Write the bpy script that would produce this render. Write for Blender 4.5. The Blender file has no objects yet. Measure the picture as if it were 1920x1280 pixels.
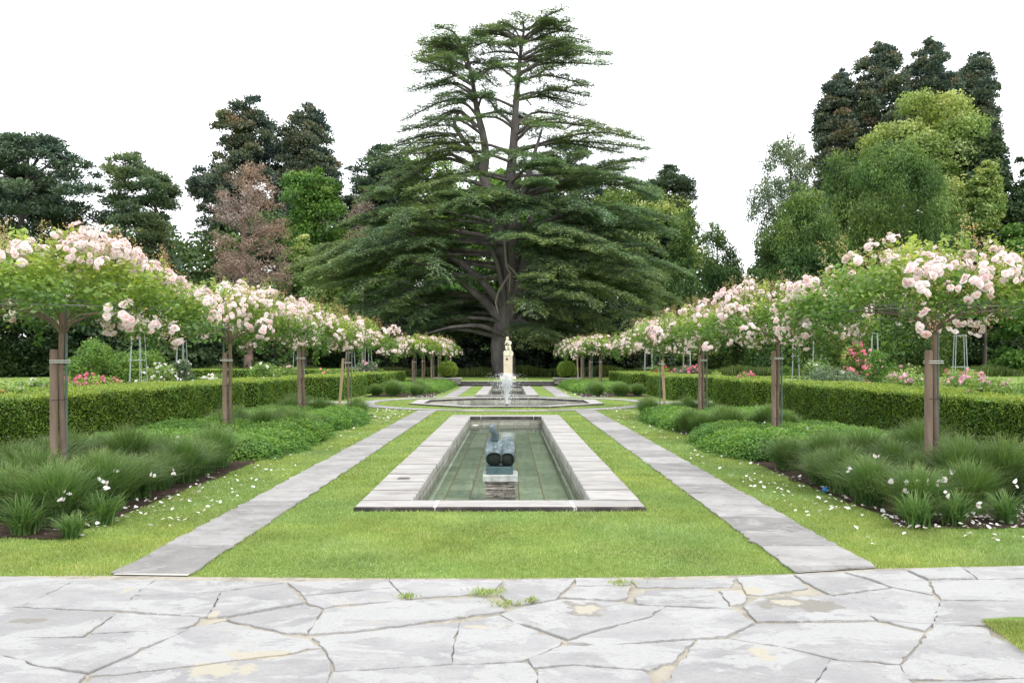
import bpy, bmesh, math, random
import numpy as np
from mathutils import Vector, Matrix
R = math.radians
# ---------------------------------------------------------------- camera, world, sun, exposure
SC = bpy.context.scene
COL = SC.collection
F, U0, V0, EYE = 1550.0, 954.0, 678.0, 1.6          # lens and horizon of the photograph (1920 x 1280)
cam_d = bpy.data.cameras.new("camera")
cam = bpy.data.objects.new("camera", cam_d); COL.objects.link(cam)
cam.location = (0, 0, EYE); cam.rotation_euler = (R(90), 0, 0)
cam_d.sensor_fit = 'HORIZONTAL'; cam_d.sensor_width = 36.0; cam_d.lens = 36.0 * F / 1920
cam_d.shift_x = (960 - U0) / 1920; cam_d.shift_y = (V0 - 640) / 1920
cam_d.clip_start = 0.05; cam_d.clip_end = 3000
SC.camera = cam
W = bpy.data.worlds.new("World"); SC.world = W; W.use_nodes = True
wn, wl = W.node_tree.nodes, W.node_tree.links
bg = wn["Background"]
sky = wn.new("ShaderNodeTexSky"); sky.sky_type = 'NISHITA'; sky.sun_disc = False
SUN_EL, SUN_AZ = R(58), R(150)
sky.sun_elevation = SUN_EL; sky.sun_rotation = SUN_AZ; sky.air_density = 1.0; sky.dust_density = 3.0
bw = wn.new("ShaderNodeRGBToBW"); wl.new(sky.outputs[0], bw.inputs[0])
cloud = wn.new("ShaderNodeMixRGB"); cloud.blend_type = 'MIX'; cloud.inputs[0].default_value = 0.93
flat = wn.new("ShaderNodeMixRGB"); flat.inputs[0].default_value = 0.75         # cloud deck evens out the sky
flat.inputs[2].default_value = (14.6, 14.9, 15.4, 1)
wl.new(bw.outputs[0], flat.inputs[1])
wl.new(sky.outputs[0], cloud.inputs[1]); wl.new(flat.outputs[0], cloud.inputs[2])
wl.new(cloud.outputs[0], bg.inputs[0]); bg.inputs[1].default_value = 0.13
sd = bpy.data.lights.new("sun", 'SUN'); sd.energy = 1.5; sd.angle = R(14); sd.color = (1.0, 0.96, 0.9)
sun = bpy.data.objects.new("sun", sd); COL.objects.link(sun)
sun.rotation_euler = (R(90) - SUN_EL, 0, R(180) - SUN_AZ)
SC.view_settings.view_transform = 'Standard'; SC.view_settings.look = 'None'
SC.view_settings.exposure = 0.45; SC.view_settings.gamma = 1.0
try:
    SC.cycles.use_denoising = True
    SC.cycles.max_bounces = 6; SC.cycles.transparent_max_bounces = 12
    SC.cycles.diffuse_bounces = 3; SC.cycles.glossy_bounces = 2; SC.cycles.transmission_bounces = 4
except Exception: pass

rng = np.random.default_rng(7)
random.seed(7)

def at(u, v, Y, dy=0.0):
    "world point seen at pixel (u, v) of the photograph at distance Y"
    return np.array([(u - U0) / F * Y, Y + dy, EYE + (V0 - v) / F * Y])
def gnd(u, v, z=0.0):
    Y = (EYE - z) * F / (v - V0)
    return ((u - U0) / F * Y, Y)

# ---------------------------------------------------------------- object bookkeeping
def tag(o, label=None, cat=None, group=None, kind=None):
    if label: o["label"] = label
    if cat: o["category"] = cat
    if group: o["group"] = group
    if kind: o["kind"] = kind
    return o
def empty(name, loc=(0, 0, 0), rz=0.0):
    o = bpy.data.objects.new(name, None); COL.objects.link(o)
    o.location = loc; o.rotation_euler = (0, 0, rz); o.empty_display_size = 0.1
    return o
def copy_tree(o, parent=None):
    c = o.copy(); COL.objects.link(c)
    if parent is not None: c.parent = parent
    for ch in list(o.children): copy_tree(ch, c)
    return c

def norm(a):
    return a / np.maximum(np.linalg.norm(a, axis=-1, keepdims=True), 1e-9)

class MB:
    "mesh builder: quads and triangles gathered in numpy arrays"
    def __init__(s): s.v = []; s.f = []; s.r = []; s.n = 0
    def add(s, verts, faces, mat=0, rnd=0.5, smooth=False):
        verts = np.asarray(verts, float).reshape(-1, 3); faces = np.asarray(faces, int)
        s.v.append(verts); s.f.append((faces + s.n, mat, smooth)); s.n += len(verts)
        s.r.append(np.broadcast_to(np.asarray(rnd, float), (len(verts),)).astype(np.float32))
    def box(s, c, size, mat=0, rnd=0.5, rot=None, jit=0.0):
        c = np.array(c, float); h = np.array(size, float) / 2
        q = np.array([(x, y, z) for z in (-1, 1) for y in (-1, 1) for x in (-1, 1)], float) * h
        if jit: q = q + rng.normal(0, jit, q.shape)
        if rot is not None: q = q @ np.array(rot).T
        s.add(q + c, [(0, 2, 3, 1), (4, 5, 7, 6), (0, 1, 5, 4), (2, 6, 7, 3), (0, 4, 6, 2), (1, 3, 7, 5)], mat, rnd)
    def bevbox(s, c, size, b=0.01, mat=0, rnd=0.5, rot=None, side=None):
        "box with its four upper edges chamfered"
        x, y, z = np.array(size) / 2
        q = np.array([(-x, -y, -z), (x, -y, -z), (x, y, -z), (-x, y, -z), (-x, -y, z - b), (x, -y, z - b), (x, y, z - b), (-x, y, z - b),
                      (-x + b, -y + b, z), (x - b, -y + b, z), (x - b, y - b, z), (-x + b, y - b, z)])
        if rot is not None: q = q @ np.array(rot).T
        f = [(0, 3, 2, 1), (8, 9, 10, 11)] + [(i, (i + 1) % 4, 4 + (i + 1) % 4, 4 + i) for i in range(4)] + [(4 + i, 4 + (i + 1) % 4, 8 + (i + 1) % 4, 8 + i) for i in range(4)]
        if side is None: s.add(q + np.array(c, float), f, mat, rnd)
        else: s.add(q + np.array(c, float), f[:2] + f[3::2], mat, rnd); s.add(q + np.array(c, float), f[2::2], side, rnd)
    def tube(s, pts, rad, sides=7, mat=0, rnd=0.5, cap=True, rough=0.0):
        P = np.asarray(pts, float); n = len(P)
        rad = np.broadcast_to(np.asarray(rad, float), (n,))
        T = norm(np.gradient(P, axis=0))
        up = np.array([0, 0, 1.0]) if abs(T[0][2]) < 0.9 else np.array([1.0, 0, 0])
        ring = []
        a = np.linspace(0, 2 * np.pi, sides, endpoint=False)
        X = norm(np.cross(up, T[0]))
        for i in range(n):
            X = norm(X - T[i] * np.dot(X, T[i])); Yv = np.cross(T[i], X)
            rr = rad[i] * (1 + (rng.normal(0, rough, sides) if rough else 0))
            ring.append(P[i] + (np.cos(a) * rr)[:, None] * X + (np.sin(a) * rr)[:, None] * Yv)
        V = np.concatenate(ring); f = []
        for i in range(n - 1):
            for k in range(sides):
                k2 = (k + 1) % sides
                f.append((i * sides + k, i * sides + k2, (i + 1) * sides + k2, (i + 1) * sides + k))
        s.add(V, f, mat, rnd, smooth=True)
        if cap:
            for i, fl in ((0, 1), (n - 1, 0)):
                c = len(ring[i]); vv = np.vstack([ring[i], P[i]])
                ff = [((k + 1) % c, k, c) if fl else (k, (k + 1) % c, c) for k in range(c)]
                s.add(vv, ff, mat, rnd)
    def leaves(s, P, A, N, L, Wd, rnd, mat=0, fold=0.0):
        n = len(P); A = norm(A); B = norm(np.cross(A, N))
        L = np.broadcast_to(L, (n,))[:, None]; Wd = np.broadcast_to(Wd, (n,))[:, None]
        V = np.empty((n, 4, 3))
        V[:, 0] = P - A * L / 2; V[:, 1] = P + B * Wd / 2 + A * L * 0.05; V[:, 2] = P + A * L / 2; V[:, 3] = P - B * Wd / 2 + A * L * 0.05
        Fc = np.arange(n * 4).reshape(n, 4)
        s.add(V.reshape(-1, 3), Fc, mat, np.repeat(np.broadcast_to(rnd, (n,)), 4))
    def build(s, name, mats, parent=None):
        me = bpy.data.meshes.new(name)
        V = np.concatenate(s.v).astype(np.float32)
        me.vertices.add(len(V)); me.vertices.foreach_set("co", V.ravel())
        tot, start, mi, sm, ls = [], [], [], [], []
        for fa, m, smo in s.f:
            k = fa.shape[1]; ls.append(fa.ravel()); tot.append(np.full(len(fa), k)); mi.append(np.full(len(fa), m)); sm.append(np.full(len(fa), smo))
        tot = np.concatenate(tot); ls = np.concatenate(ls)
        start = np.concatenate([[0], np.cumsum(tot)[:-1]])
        me.loops.add(len(ls)); me.loops.foreach_set("vertex_index", ls.astype(np.int32))
        me.polygons.add(len(tot)); me.polygons.foreach_set("loop_start", start.astype(np.int32))
        me.polygons.foreach_set("loop_total", tot.astype(np.int32))
        me.polygons.foreach_set("material_index", np.concatenate(mi).astype(np.int32))
        me.polygons.foreach_set("use_smooth", np.concatenate(sm).astype(bool))
        at_ = me.attributes.new("rnd", 'FLOAT', 'POINT'); at_.data.foreach_set("value", np.concatenate(s.r))
        for m in (mats if isinstance(mats, (list, tuple)) else [mats]): me.materials.append(m)
        me.update(calc_edges=True)
        o = bpy.data.objects.new(name, me); COL.objects.link(o)
        if parent is not None: o.parent = parent
        return o

def poly_sheet(mb, pts, z, mat=0, rnd=0.5, thick=0.0, inset=0.0, bev=0.0, sidemat=None):
    "a polygon (concave allowed) as a sheet or slab whose top is at z"
    from mathutils.geometry import tessellate_polygon
    P = np.array([(p[0], p[1]) for p in pts], float)
    area = 0.5 * np.sum(P[:, 0] * np.roll(P[:, 1], -1) - np.roll(P[:, 0], -1) * P[:, 1])
    if area < 0: P = P[::-1]
    def off(P, d):
        e = norm(np.roll(P, -1, 0) - P); nrm = np.stack([-e[:, 1], e[:, 0]], 1); pn = np.roll(nrm, 1, 0)
        m = norm(nrm + pn); k = 1 / np.maximum((m * nrm).sum(1), 0.5)
        return P + m * (d * k)[:, None]
    if inset: P = off(P, inset)
    n = len(P)
    Pt = off(P, bev) if bev else P
    top = np.column_stack([Pt, np.full(n, z)])
    tris = [t for t in tessellate_polygon([[Vector(p) for p in top]])]
    good = []
    for t in tris:
        a, b, c = top[t[0]], top[t[1]], top[t[2]]
        if (b[0]-a[0])*(c[1]-a[1]) - (b[1]-a[1])*(c[0]-a[0]) < 0: t = (t[0], t[2], t[1])
        good.append(t)
    mb.add(top, good, mat, rnd)
    if thick:
        mid = np.column_stack([P, np.full(n, z - max(bev, 0))]); bot = np.column_stack([P, np.full(n, z - thick)])
        V = np.vstack([top, mid, bot]); f = []
        for i in range(n):
            j = (i + 1) % n
            if bev: f.append((n + i, n + j, j, i))
            f.append((2 * n + i, 2 * n + j, n + j, n + i))
        mb.add(V, f, mat if sidemat is None else sidemat, rnd)

# ---------------------------------------------------------------- materials
def new_mat(name):
    m = bpy.data.materials.new(name); m.use_nodes = True
    nt = m.node_tree; nt.nodes.clear()
    out = nt.nodes.new("ShaderNodeOutputMaterial")
    return m, nt, out
def ramp(nt, stops):
    r = nt.nodes.new("ShaderNodeValToRGB"); e = r.color_ramp.elements
    while len(e) > 1: e.remove(e[0])
    e[0].position = stops[0][0]; e[0].color = (*stops[0][1], 1)
    for p, c in stops[1:]:
        q = e.new(p); q.color = (*c, 1)
    return r
def noise(nt, scale, detail=4, rough=0.6, vec=None, dist=0.0):
    n = nt.nodes.new("ShaderNodeTexNoise"); n.inputs["Scale"].default_value = scale
    n.inputs["Detail"].default_value = detail; n.inputs["Roughness"].default_value = rough; n.inputs["Distortion"].default_value = dist
    if vec is not None: nt.links.new(vec, n.inputs["Vector"])
    return n
def mixc(nt, fac, a, b, mode='MIX'):
    m = nt.nodes.new("ShaderNodeMixRGB"); m.blend_type = mode
    for i, x in enumerate((fac, a, b)):
        if isinstance(x, (int, float)): m.inputs[i].default_value = x
        elif isinstance(x, tuple): m.inputs[i].default_value = (*x, 1) if len(x) == 3 else x
        else: nt.links.new(x, m.inputs[i])
    return m.outputs[0]
def coord(nt, which="Object", scale=None):
    c = nt.nodes.new("ShaderNodeTexCoord"); o = c.outputs[which]
    if scale:
        mp = nt.nodes.new("ShaderNodeMapping"); mp.inputs["Scale"].default_value = scale
        nt.links.new(o, mp.inputs[0]); o = mp.outputs[0]
    return o
def attr(nt, name="rnd"):
    a = nt.nodes.new("ShaderNodeAttribute"); a.attribute_name = name; return a.outputs["Fac"]

def leaf_mat(name, cols, big=0.35, bscale=0.6, trans=0.35, spec=0.25, rough=0.55, tcol=None):
    m, nt, out = new_mat(name)
    n = len(cols); rp = ramp(nt, [(i / max(n - 1, 1), c) for i, c in enumerate(cols)])
    nt.links.new(attr(nt), rp.inputs[0])
    nz = noise(nt, bscale, 3, 0.6, coord(nt))
    r2 = ramp(nt, [(0.3, (1 - big,) * 3), (0.7, (1 + big,) * 3)]); nt.links.new(nz.outputs[0], r2.inputs[0])
    c = mixc(nt, 1.0, rp.outputs[0], r2.outputs[0], 'MULTIPLY')
    n5 = noise(nt, bscale * 0.45, 2, 0.5, coord(nt)); r5 = ramp(nt, [(0.35, (0.88, 0.97, 1.12)), (0.65, (1.14, 1.03, 0.86))]); nt.links.new(n5.outputs[0], r5.inputs[0])
    if 'petal' not in name: c = mixc(nt, 1.0, c, r5.outputs[0], 'MULTIPLY')
    b = nt.nodes.new("ShaderNodeBsdfPrincipled"); nt.links.new(c, b.inputs["Base Color"])
    b.inputs["Roughness"].default_value = rough; b.inputs["Specular IOR Level"].default_value = spec
    t = nt.nodes.new("ShaderNodeBsdfTranslucent")
    tc = mixc(nt, 1.0, c, tcol or (1.15, 1.2, 0.6), 'MULTIPLY'); nt.links.new(tc, t.inputs[0])
    mx = nt.nodes.new("ShaderNodeMixShader"); mx.inputs[0].default_value = trans
    nt.links.new(b.outputs[0], mx.inputs[1]); nt.links.new(t.outputs[0], mx.inputs[2]); nt.links.new(mx.outputs[0], out.inputs[0])
    return m
def surf(name, cols, scale=3.0, detail=8, rough=0.85, bump=0.0, bscale=20, vscale=None, rnd=0.0, spots=None, spec=0.3, stops=None, metal=0.0, dist=0.0, patches=None):
    m, nt, out = new_mat(name)
    vec = coord(nt, "Object", vscale)
    nz = noise(nt, scale, detail, 0.65, vec, dist)
    st = stops or [0.3 + 0.4 * i / max(len(cols) - 1, 1) for i in range(len(cols))]
    rp = ramp(nt, list(zip(st, cols))); nt.links.new(nz.outputs[0], rp.inputs[0]); c = rp.outputs[0]
    if rnd:
        a = attr(nt); r3 = ramp(nt, [(0, (1 - rnd,) * 3), (1, (1 + rnd,) * 3)]); nt.links.new(a, r3.inputs[0])
        c = mixc(nt, 1.0, c, r3.outputs[0], 'MULTIPLY')
    for sp in (spots or []):   # (scale, low, high, colour, strength)
        n2 = noise(nt, sp[0], 6, 0.7, vec, 0.6); r4 = ramp(nt, [(sp[1], (0, 0, 0)), (sp[2], (sp[4],) * 3)]); nt.links.new(n2.outputs[0], r4.inputs[0])
        c = mixc(nt, r4.outputs[0], c, sp[3])
    if patches:
        oc_ = coord(nt, "Object"); wn_ = noise(nt, 5.0, 8, 0.7, oc_)
        for pi, (pu, pv, pru, prv, kk) in enumerate(patches):
            c0 = gnd(pu, pv, .02); c1 = gnd(pu + pru, pv, .02); c2 = gnd(pu, pv - prv, .02)
            m1 = nt.nodes.new("ShaderNodeMapping"); m1.vector_type = 'TEXTURE'; m1.inputs["Location"].default_value = (c0[0], c0[1], 0.02); m1.inputs["Scale"].default_value = (c1[0] - c0[0], c2[1] - c0[1], 1)
            nt.links.new(oc_, m1.inputs[0]); ln_ = nt.nodes.new("ShaderNodeVectorMath"); ln_.operation = 'LENGTH'; nt.links.new(m1.outputs[0], ln_.inputs[0])
            ad = nt.nodes.new("ShaderNodeMath"); ad.operation = 'MULTIPLY_ADD'; nt.links.new(wn_.outputs[0], ad.inputs[0]); ad.inputs[1].default_value = 3.6; nt.links.new(ln_.outputs["Value"], ad.inputs[2])
            r9 = ramp(nt, [(0.0, (1, 1, 1)), (0.93, (1, 1, 1)), (1.0, (0, 0, 0))]); dv = nt.nodes.new("ShaderNodeMath"); dv.operation = 'MULTIPLY'; dv.inputs[1].default_value = 0.37; nt.links.new(ad.outputs[0], dv.inputs[0]); nt.links.new(dv.outputs[0], r9.inputs[0])
            c = mixc(nt, r9.outputs[0], c, (0.41, 0.38, 0.31) if kk == 's' else (0.24, 0.23, 0.205))
    b = nt.nodes.new("ShaderNodeBsdfPrincipled"); nt.links.new(c, b.inputs["Base Color"])
    b.inputs["Roughness"].default_value = rough; b.inputs["Specular IOR Level"].default_value = spec; b.inputs["Metallic"].default_value = metal
    if bump:
        n3 = noise(nt, bscale, 8, 0.65, vec); bp = nt.nodes.new("ShaderNodeBump"); bp.inputs["Strength"].default_value = bump
        bp.inputs["Distance"].default_value = 0.02
        nt.links.new(n3.outputs[0], bp.inputs["Height"]); nt.links.new(bp.outputs[0], b.inputs["Normal"])
    nt.links.new(b.outputs[0], out.inputs[0])
    return m

M = {}
M['lawn'] = surf('lawn', [(0.12, 0.185, 0.04), (0.17, 0.245, 0.058), (0.24, 0.305, 0.09)], 0.8, 10, 0.9, 0.6, 60,
                 spots=[(2.2, 0.52, 0.66, (0.20, 0.25, 0.075), 0.55), (14, 0.5, 0.7, (0.08, 0.135, 0.03), 0.6)], spec=0.1)
M['blade'] = leaf_mat('grass_blade', [(0.17, 0.25, 0.065), (0.25, 0.34, 0.10), (0.34, 0.42, 0.145), (0.50, 0.50, 0.29)], 0.28, 1.1, 0.35, 0.2)
M['meadow'] = leaf_mat('tall_grass', [(0.06, 0.10, 0.02), (0.10, 0.15, 0.035), (0.17, 0.21, 0.07)], 0.35, 0.8)
M['soil'] = surf('soil', [(0.025, 0.017, 0.013), (0.06, 0.042, 0.033), (0.10, 0.075, 0.06)], 9, 10, 0.95, 1.0, 40, spec=0.1)
PATCHES = [(405, 1254, 78, 14, 's'), (500, 1225, 85, 9, 's'), (1490, 1131, 76, 15, 'b'), (1478, 1131, 36, 7, 's'), (1098, 1140, 52, 14, 'b'), (1100, 1141, 40, 9, 's'), (1430, 1225, 26, 16, 's'), (1225, 1262, 20, 12, 's'), (395, 1158, 13, 10, 's'), (1402, 1106, 30, 8, 's'), (55, 1163, 36, 5, 'b'), (1190, 1104, 16, 8, 's'), (900, 1175, 30, 5, 's'), (240, 1105, 14, 8, 's')]
M['slab'] = surf('paving_stone', [(0.27, 0.268, 0.272), (0.325, 0.322, 0.324), (0.38, 0.376, 0.372)], 2.3, 15, 0.75, 0.9, 26, vscale=(1, 1.7, 1), rnd=0.10,
                 spots=[(1.5, 0.49, 0.53, (0.42, 0.418, 0.415), 0.75), (5.0, 0.60, 0.66, (0.43, 0.40, 0.33), 0.5), (24, 0.60, 0.64, (0.22, 0.21, 0.20), 0.5), (70, 0.58, 0.66, (0.17, 0.17, 0.16), 0.55), (160, 0.55, 0.7, (0.22, 0.22, 0.22), 0.5), (9, 0.62, 0.66, (0.24, 0.235, 0.20), 0.6)], patches=PATCHES)
M['path'] = surf('path_stone', [(0.215, 0.208, 0.20), (0.29, 0.282, 0.275), (0.36, 0.352, 0.345)], 2.4, 15, 0.8, 1.0, 24, vscale=(1, 1.3, 1), rnd=0.22,
                 spots=[(2.6, 0.54, 0.60, (0.36, 0.355, 0.36), 0.6), (6.0, 0.60, 0.66, (0.10, 0.09, 0.09), 0.6), (1.1, 0.62, 0.68, (0.11, 0.10, 0.10), 0.6)])
M['mortar'] = surf('joint_sand', [(0.28, 0.26, 0.215), (0.36, 0.33, 0.27), (0.42, 0.385, 0.32)], 6, 10, 0.95, 0.6, 70, spots=[(3, 0.50, 0.56, (0.17, 0.16, 0.145), 0.5)])
M['palejoint'] = surf('pale_joint', [(0.36, 0.34, 0.30), (0.5, 0.49, 0.46)], 5, 10, 0.95, spots=[(2, 0.54, 0.6, (0.10, 0.095, 0.09), 0.7)])
#M['sand'] = surf('sand_patch', [(0.44, 0.37, 0.25), (0.55, 0.48, 0.35)], 12, 8, 0.95, 0.3, 90)
#M['stain'] = surf('brown_stain', [(0.22, 0.20, 0.16), (0.33, 0.29, 0.20), (0.28, 0.27, 0.25)], 5, 10, 0.8)
M['coping'] = surf('coping_stone', [(0.25, 0.237, 0.222), (0.36, 0.347, 0.33), (0.45, 0.44, 0.425)], 1.6, 13, 0.8, 0.7, 16, vscale=(1, 4.0, 2), rnd=0.10,
                   spots=[(2.0, 0.56, 0.64, (0.22, 0.205, 0.195), 0.6), (9.0, 0.6, 0.7, (0.42, 0.40, 0.37), 0.6), (3.3, 0.62, 0.70, (0.33, 0.24, 0.19), 0.4)], dist=0.4)
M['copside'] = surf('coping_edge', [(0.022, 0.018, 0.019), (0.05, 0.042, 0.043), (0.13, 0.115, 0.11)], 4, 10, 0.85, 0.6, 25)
M['copingx'] = surf('coping_stone_cross', [(0.25, 0.237, 0.222), (0.36, 0.347, 0.33), (0.45, 0.44, 0.425)], 1.6, 13, 0.8, 0.7, 16, vscale=(0.6, 3.0, 2), rnd=0.10,
                   spots=[(1.6, 0.54, 0.62, (0.22, 0.20, 0.195), 0.6), (9.0, 0.6, 0.7, (0.42, 0.40, 0.37), 0.6)], dist=0.4)
M['limejoint'] = surf('lime_mortar', [(0.4, 0.4, 0.39), (0.5, 0.5, 0.49)], 8, 6, 0.9)
M['wall'] = surf('basin_block', [(0.17, 0.17, 0.14), (0.31, 0.30, 0.255), (0.40, 0.39, 0.34)], 2.6, 10, 0.8, 0.5, 20, rnd=0.18,
                 spots=[(4, 0.56, 0.7, (0.12, 0.12, 0.09), 0.7)])
M['shadedark'] = surf('shade_dark_stone', [(0.016, 0.014, 0.015), (0.035, 0.030, 0.031), (0.075, 0.066, 0.063)], 5, 10, 0.75, 0.6, 25, rnd=0.2)  # undercut shade put into the riser colour; also backs the basin walls
M['drystone'] = surf('stacked_stone', [(0.10, 0.09, 0.08), (0.22, 0.20, 0.18), (0.36, 0.33, 0.30)], 5, 10, 0.85, 0.7, 25, rnd=0.35,
                     spots=[(3, 0.55, 0.7, (0.30, 0.22, 0.12), 0.5)])
M['granite'] = surf('granite', [(0.22, 0.23, 0.21), (0.36, 0.37, 0.35), (0.5, 0.5, 0.48)], 14, 10, 0.8, 0.4, 60)
M['ivory'] = surf('ivory_stone', [(0.58, 0.52, 0.40), (0.70, 0.64, 0.51), (0.78, 0.73, 0.61)], 3, 8, 0.85, 0.3, 20)
M['pinkstone'] = surf('pink_sandstone', [(0.54, 0.44, 0.34), (0.63, 0.53, 0.43), (0.70, 0.61, 0.50)], 3, 8, 0.85, 0.3, 30)
M['bronze'] = surf('patinated_bronze', [(0.03, 0.05, 0.054), (0.085, 0.12, 0.13), (0.21, 0.265, 0.28)], 7, 10, 0.34, 0.25, 14, spec=0.5, metal=0.25,
                   spots=[(9, 0.6, 0.72, (0.05, 0.10, 0.10), 0.6)])
M['darkbronze'] = surf('dark_bronze', [(0.006, 0.009, 0.009), (0.022, 0.030, 0.022)], 9, 8, 0.6, 0.3, 30, spec=0.2)
M['slatebase'] = surf('green_slate_block', [(0.03, 0.065, 0.07), (0.07, 0.12, 0.125)], 6, 8, 0.4, 0.2, 20, spec=0.5)
M['bark'] = surf('bark', [(0.05, 0.042, 0.042), (0.11, 0.092, 0.088), (0.19, 0.165, 0.155)], 1.6, 10, 0.95, 0.9, 6, vscale=(1, 1, 0.25))
M['cedarbark'] = surf('cedar_bark', [(0.07, 0.06, 0.06), (0.135, 0.118, 0.118), (0.21, 0.19, 0.185)], 1.6, 10, 0.95, 0.9, 6, vscale=(1, 1, 0.25))
M['greybark'] = surf('grey_bark', [(0.09, 0.075, 0.075), (0.16, 0.135, 0.13), (0.24, 0.21, 0.20)], 1.6, 10, 0.95, 0.9, 6, vscale=(1, 1, 0.25))
M['deadwood'] = surf('dead_wood', [(0.13, 0.085, 0.07), (0.22, 0.15, 0.125), (0.3, 0.22, 0.18)], 2, 8, 0.95)
M['palewood'] = surf('pale_bare_wood', [(0.22, 0.19, 0.17), (0.34, 0.30, 0.28)], 2, 8, 0.95)
M['post'] = surf('weathered_timber', [(0.15, 0.105, 0.078), (0.26, 0.19, 0.145), (0.36, 0.29, 0.235)], 5, 10, 0.85, 0.5, 30, vscale=(1, 1, 0.12), dist=0.4)
M['newpost'] = surf('pale_timber', [(0.36, 0.25, 0.15), (0.50, 0.37, 0.24)], 5, 8, 0.8, 0.4, 30, vscale=(1, 1, 0.12))
M['stem'] = surf('rose_stem', [(0.13, 0.09, 0.065), (0.25, 0.185, 0.145)], 8, 8, 0.85, 0.5, 30, vscale=(1, 1, 0.3))
M['pole'] = surf('painted_grey_green_metal', [(0.10, 0.14, 0.125), (0.15, 0.19, 0.175)], 6, 4, 0.55)
M['rod'] = surf('galvanised_rod', [(0.13, 0.14, 0.13), (0.24, 0.25, 0.24)], 9, 4, 0.5, metal=0.3)
M['trellis'] = surf('grey_trellis_metal', [(0.24, 0.28, 0.27), (0.34, 0.38, 0.37)], 6, 4, 0.6)
M['tie'] = surf('pale_tie', [(0.55, 0.57, 0.55), (0.7, 0.7, 0.68)], 6, 4, 0.6)
M['wire'] = surf('dark_wire', [(0.02, 0.02, 0.02), (0.05, 0.04, 0.04)], 6, 4, 0.6)
M['blue'] = surf('blue_plastic', [(0.02, 0.12, 0.30), (0.04, 0.2, 0.42)], 20, 4, 0.4)
M['plaque'] = surf('dark_plaque', [(0.012, 0.014, 0.05), (0.02, 0.022, 0.07)], 20, 4, 0.4)
M['iron'] = surf('old_iron', [(0.13, 0.12, 0.12), (0.2, 0.18, 0.17)], 20, 4, 0.7, metal=0.3)
M['roseleaf'] = leaf_mat('rose_leaf', [(0.055, 0.12, 0.035), (0.12, 0.215, 0.05), (0.23, 0.34, 0.08), (0.42, 0.49, 0.14)], 0.3, 2.2, 0.42, 0.35, 0.45)
M['petal'] = leaf_mat('rose_petal', [(0.93, 0.68, 0.69), (0.94, 0.81, 0.82), (0.94, 0.89, 0.885), (0.94, 0.92, 0.915)], 0.05, 6, 0.42, 0.15, 0.6, (1.0, 0.92, 0.88))
M['petalheart'] = leaf_mat('rose_heart', [(0.85, 0.50, 0.22), (0.86, 0.60, 0.45)], 0.05, 6, 0.3, 0.15, 0.6, (1.0, 0.9, 0.8))
M['bud'] = leaf_mat('bud_spray', [(0.28, 0.20, 0.09), (0.38, 0.32, 0.14), (0.50, 0.42, 0.24), (0.62, 0.36, 0.26)], 0.1, 5, 0.3)
M['hedge'] = leaf_mat('hedge_leaf', [(0.05, 0.11, 0.018), (0.11, 0.20, 0.028), (0.20, 0.31, 0.04), (0.36, 0.43, 0.10)], 0.2, 3.0, 0.3, 0.4, 0.4)
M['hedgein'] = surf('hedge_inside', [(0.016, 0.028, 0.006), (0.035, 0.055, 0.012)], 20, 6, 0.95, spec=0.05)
M['orn'] = leaf_mat('ornamental_grass', [(0.055, 0.125, 0.04), (0.10, 0.19, 0.055), (0.16, 0.27, 0.08), (0.27, 0.30, 0.14), (0.25, 0.20, 0.16)], 0.2, 1.5, 0.3, 0.25, 0.5)
M['geran'] = leaf_mat('geranium_leaf', [(0.06, 0.15, 0.03), (0.11, 0.24, 0.05), (0.19, 0.34, 0.075), (0.30, 0.44, 0.12)], 0.15, 2.5, 0.35)
M['cedar'] = leaf_mat('cedar_needles', [(0.075, 0.125, 0.085), (0.14, 0.21, 0.12), (0.23, 0.31, 0.15), (0.36, 0.44, 0.21)], 0.25, 0.25, 0.25, 0.2, 0.7)
M['pine'] = leaf_mat('pine_needles', [(0.06, 0.095, 0.082), (0.105, 0.155, 0.112), (0.17, 0.235, 0.16)], 0.3, 0.35, 0.15, 0.15, 0.7)
M['sequoia'] = leaf_mat('sequoia_needles', [(0.05, 0.077, 0.072), (0.085, 0.12, 0.096), (0.135, 0.175, 0.115), (0.22, 0.16, 0.11)], 0.3, 0.35, 0.12, 0.15, 0.7)
M['broad'] = leaf_mat('broad_leaf', [(0.05, 0.12, 0.03), (0.09, 0.19, 0.04), (0.15, 0.27, 0.055), (0.23, 0.34, 0.08)], 0.3, 0.3, 0.35)
M['lime'] = leaf_mat('bright_leaf', [(0.09, 0.16, 0.04), (0.18, 0.27, 0.07), (0.31, 0.39, 0.14), (0.50, 0.56, 0.28)], 0.22, 0.35, 0.35)
M['yew'] = leaf_mat('shade_yew_leaf', [(0.012, 0.022, 0.013), (0.02, 0.035, 0.018), (0.032, 0.055, 0.024)], 0.3, 0.3, 0.1)  # near-black leaves for the trees added to darken beneath the cedar
M['wood'] = leaf_mat('woodland_leaf', [(0.03, 0.06, 0.03), (0.05, 0.10, 0.04), (0.10, 0.17, 0.06), (0.15, 0.23, 0.09)], 0.35, 0.1, 0.3)
M['darkb'] = leaf_mat('dark_leaf', [(0.022, 0.045, 0.022), (0.04, 0.075, 0.032), (0.07, 0.12, 0.045)], 0.3, 0.3, 0.2)
M['cypress'] = leaf_mat('feathery_leaf', [(0.055, 0.11, 0.04), (0.095, 0.17, 0.055), (0.155, 0.245, 0.075), (0.24, 0.32, 0.12)], 0.28, 0.3, 0.4)
M['greyleaf'] = leaf_mat('grey_green_leaf', [(0.09, 0.135, 0.085), (0.14, 0.195, 0.12), (0.22, 0.28, 0.165)], 0.3, 0.35, 0.3)
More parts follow.
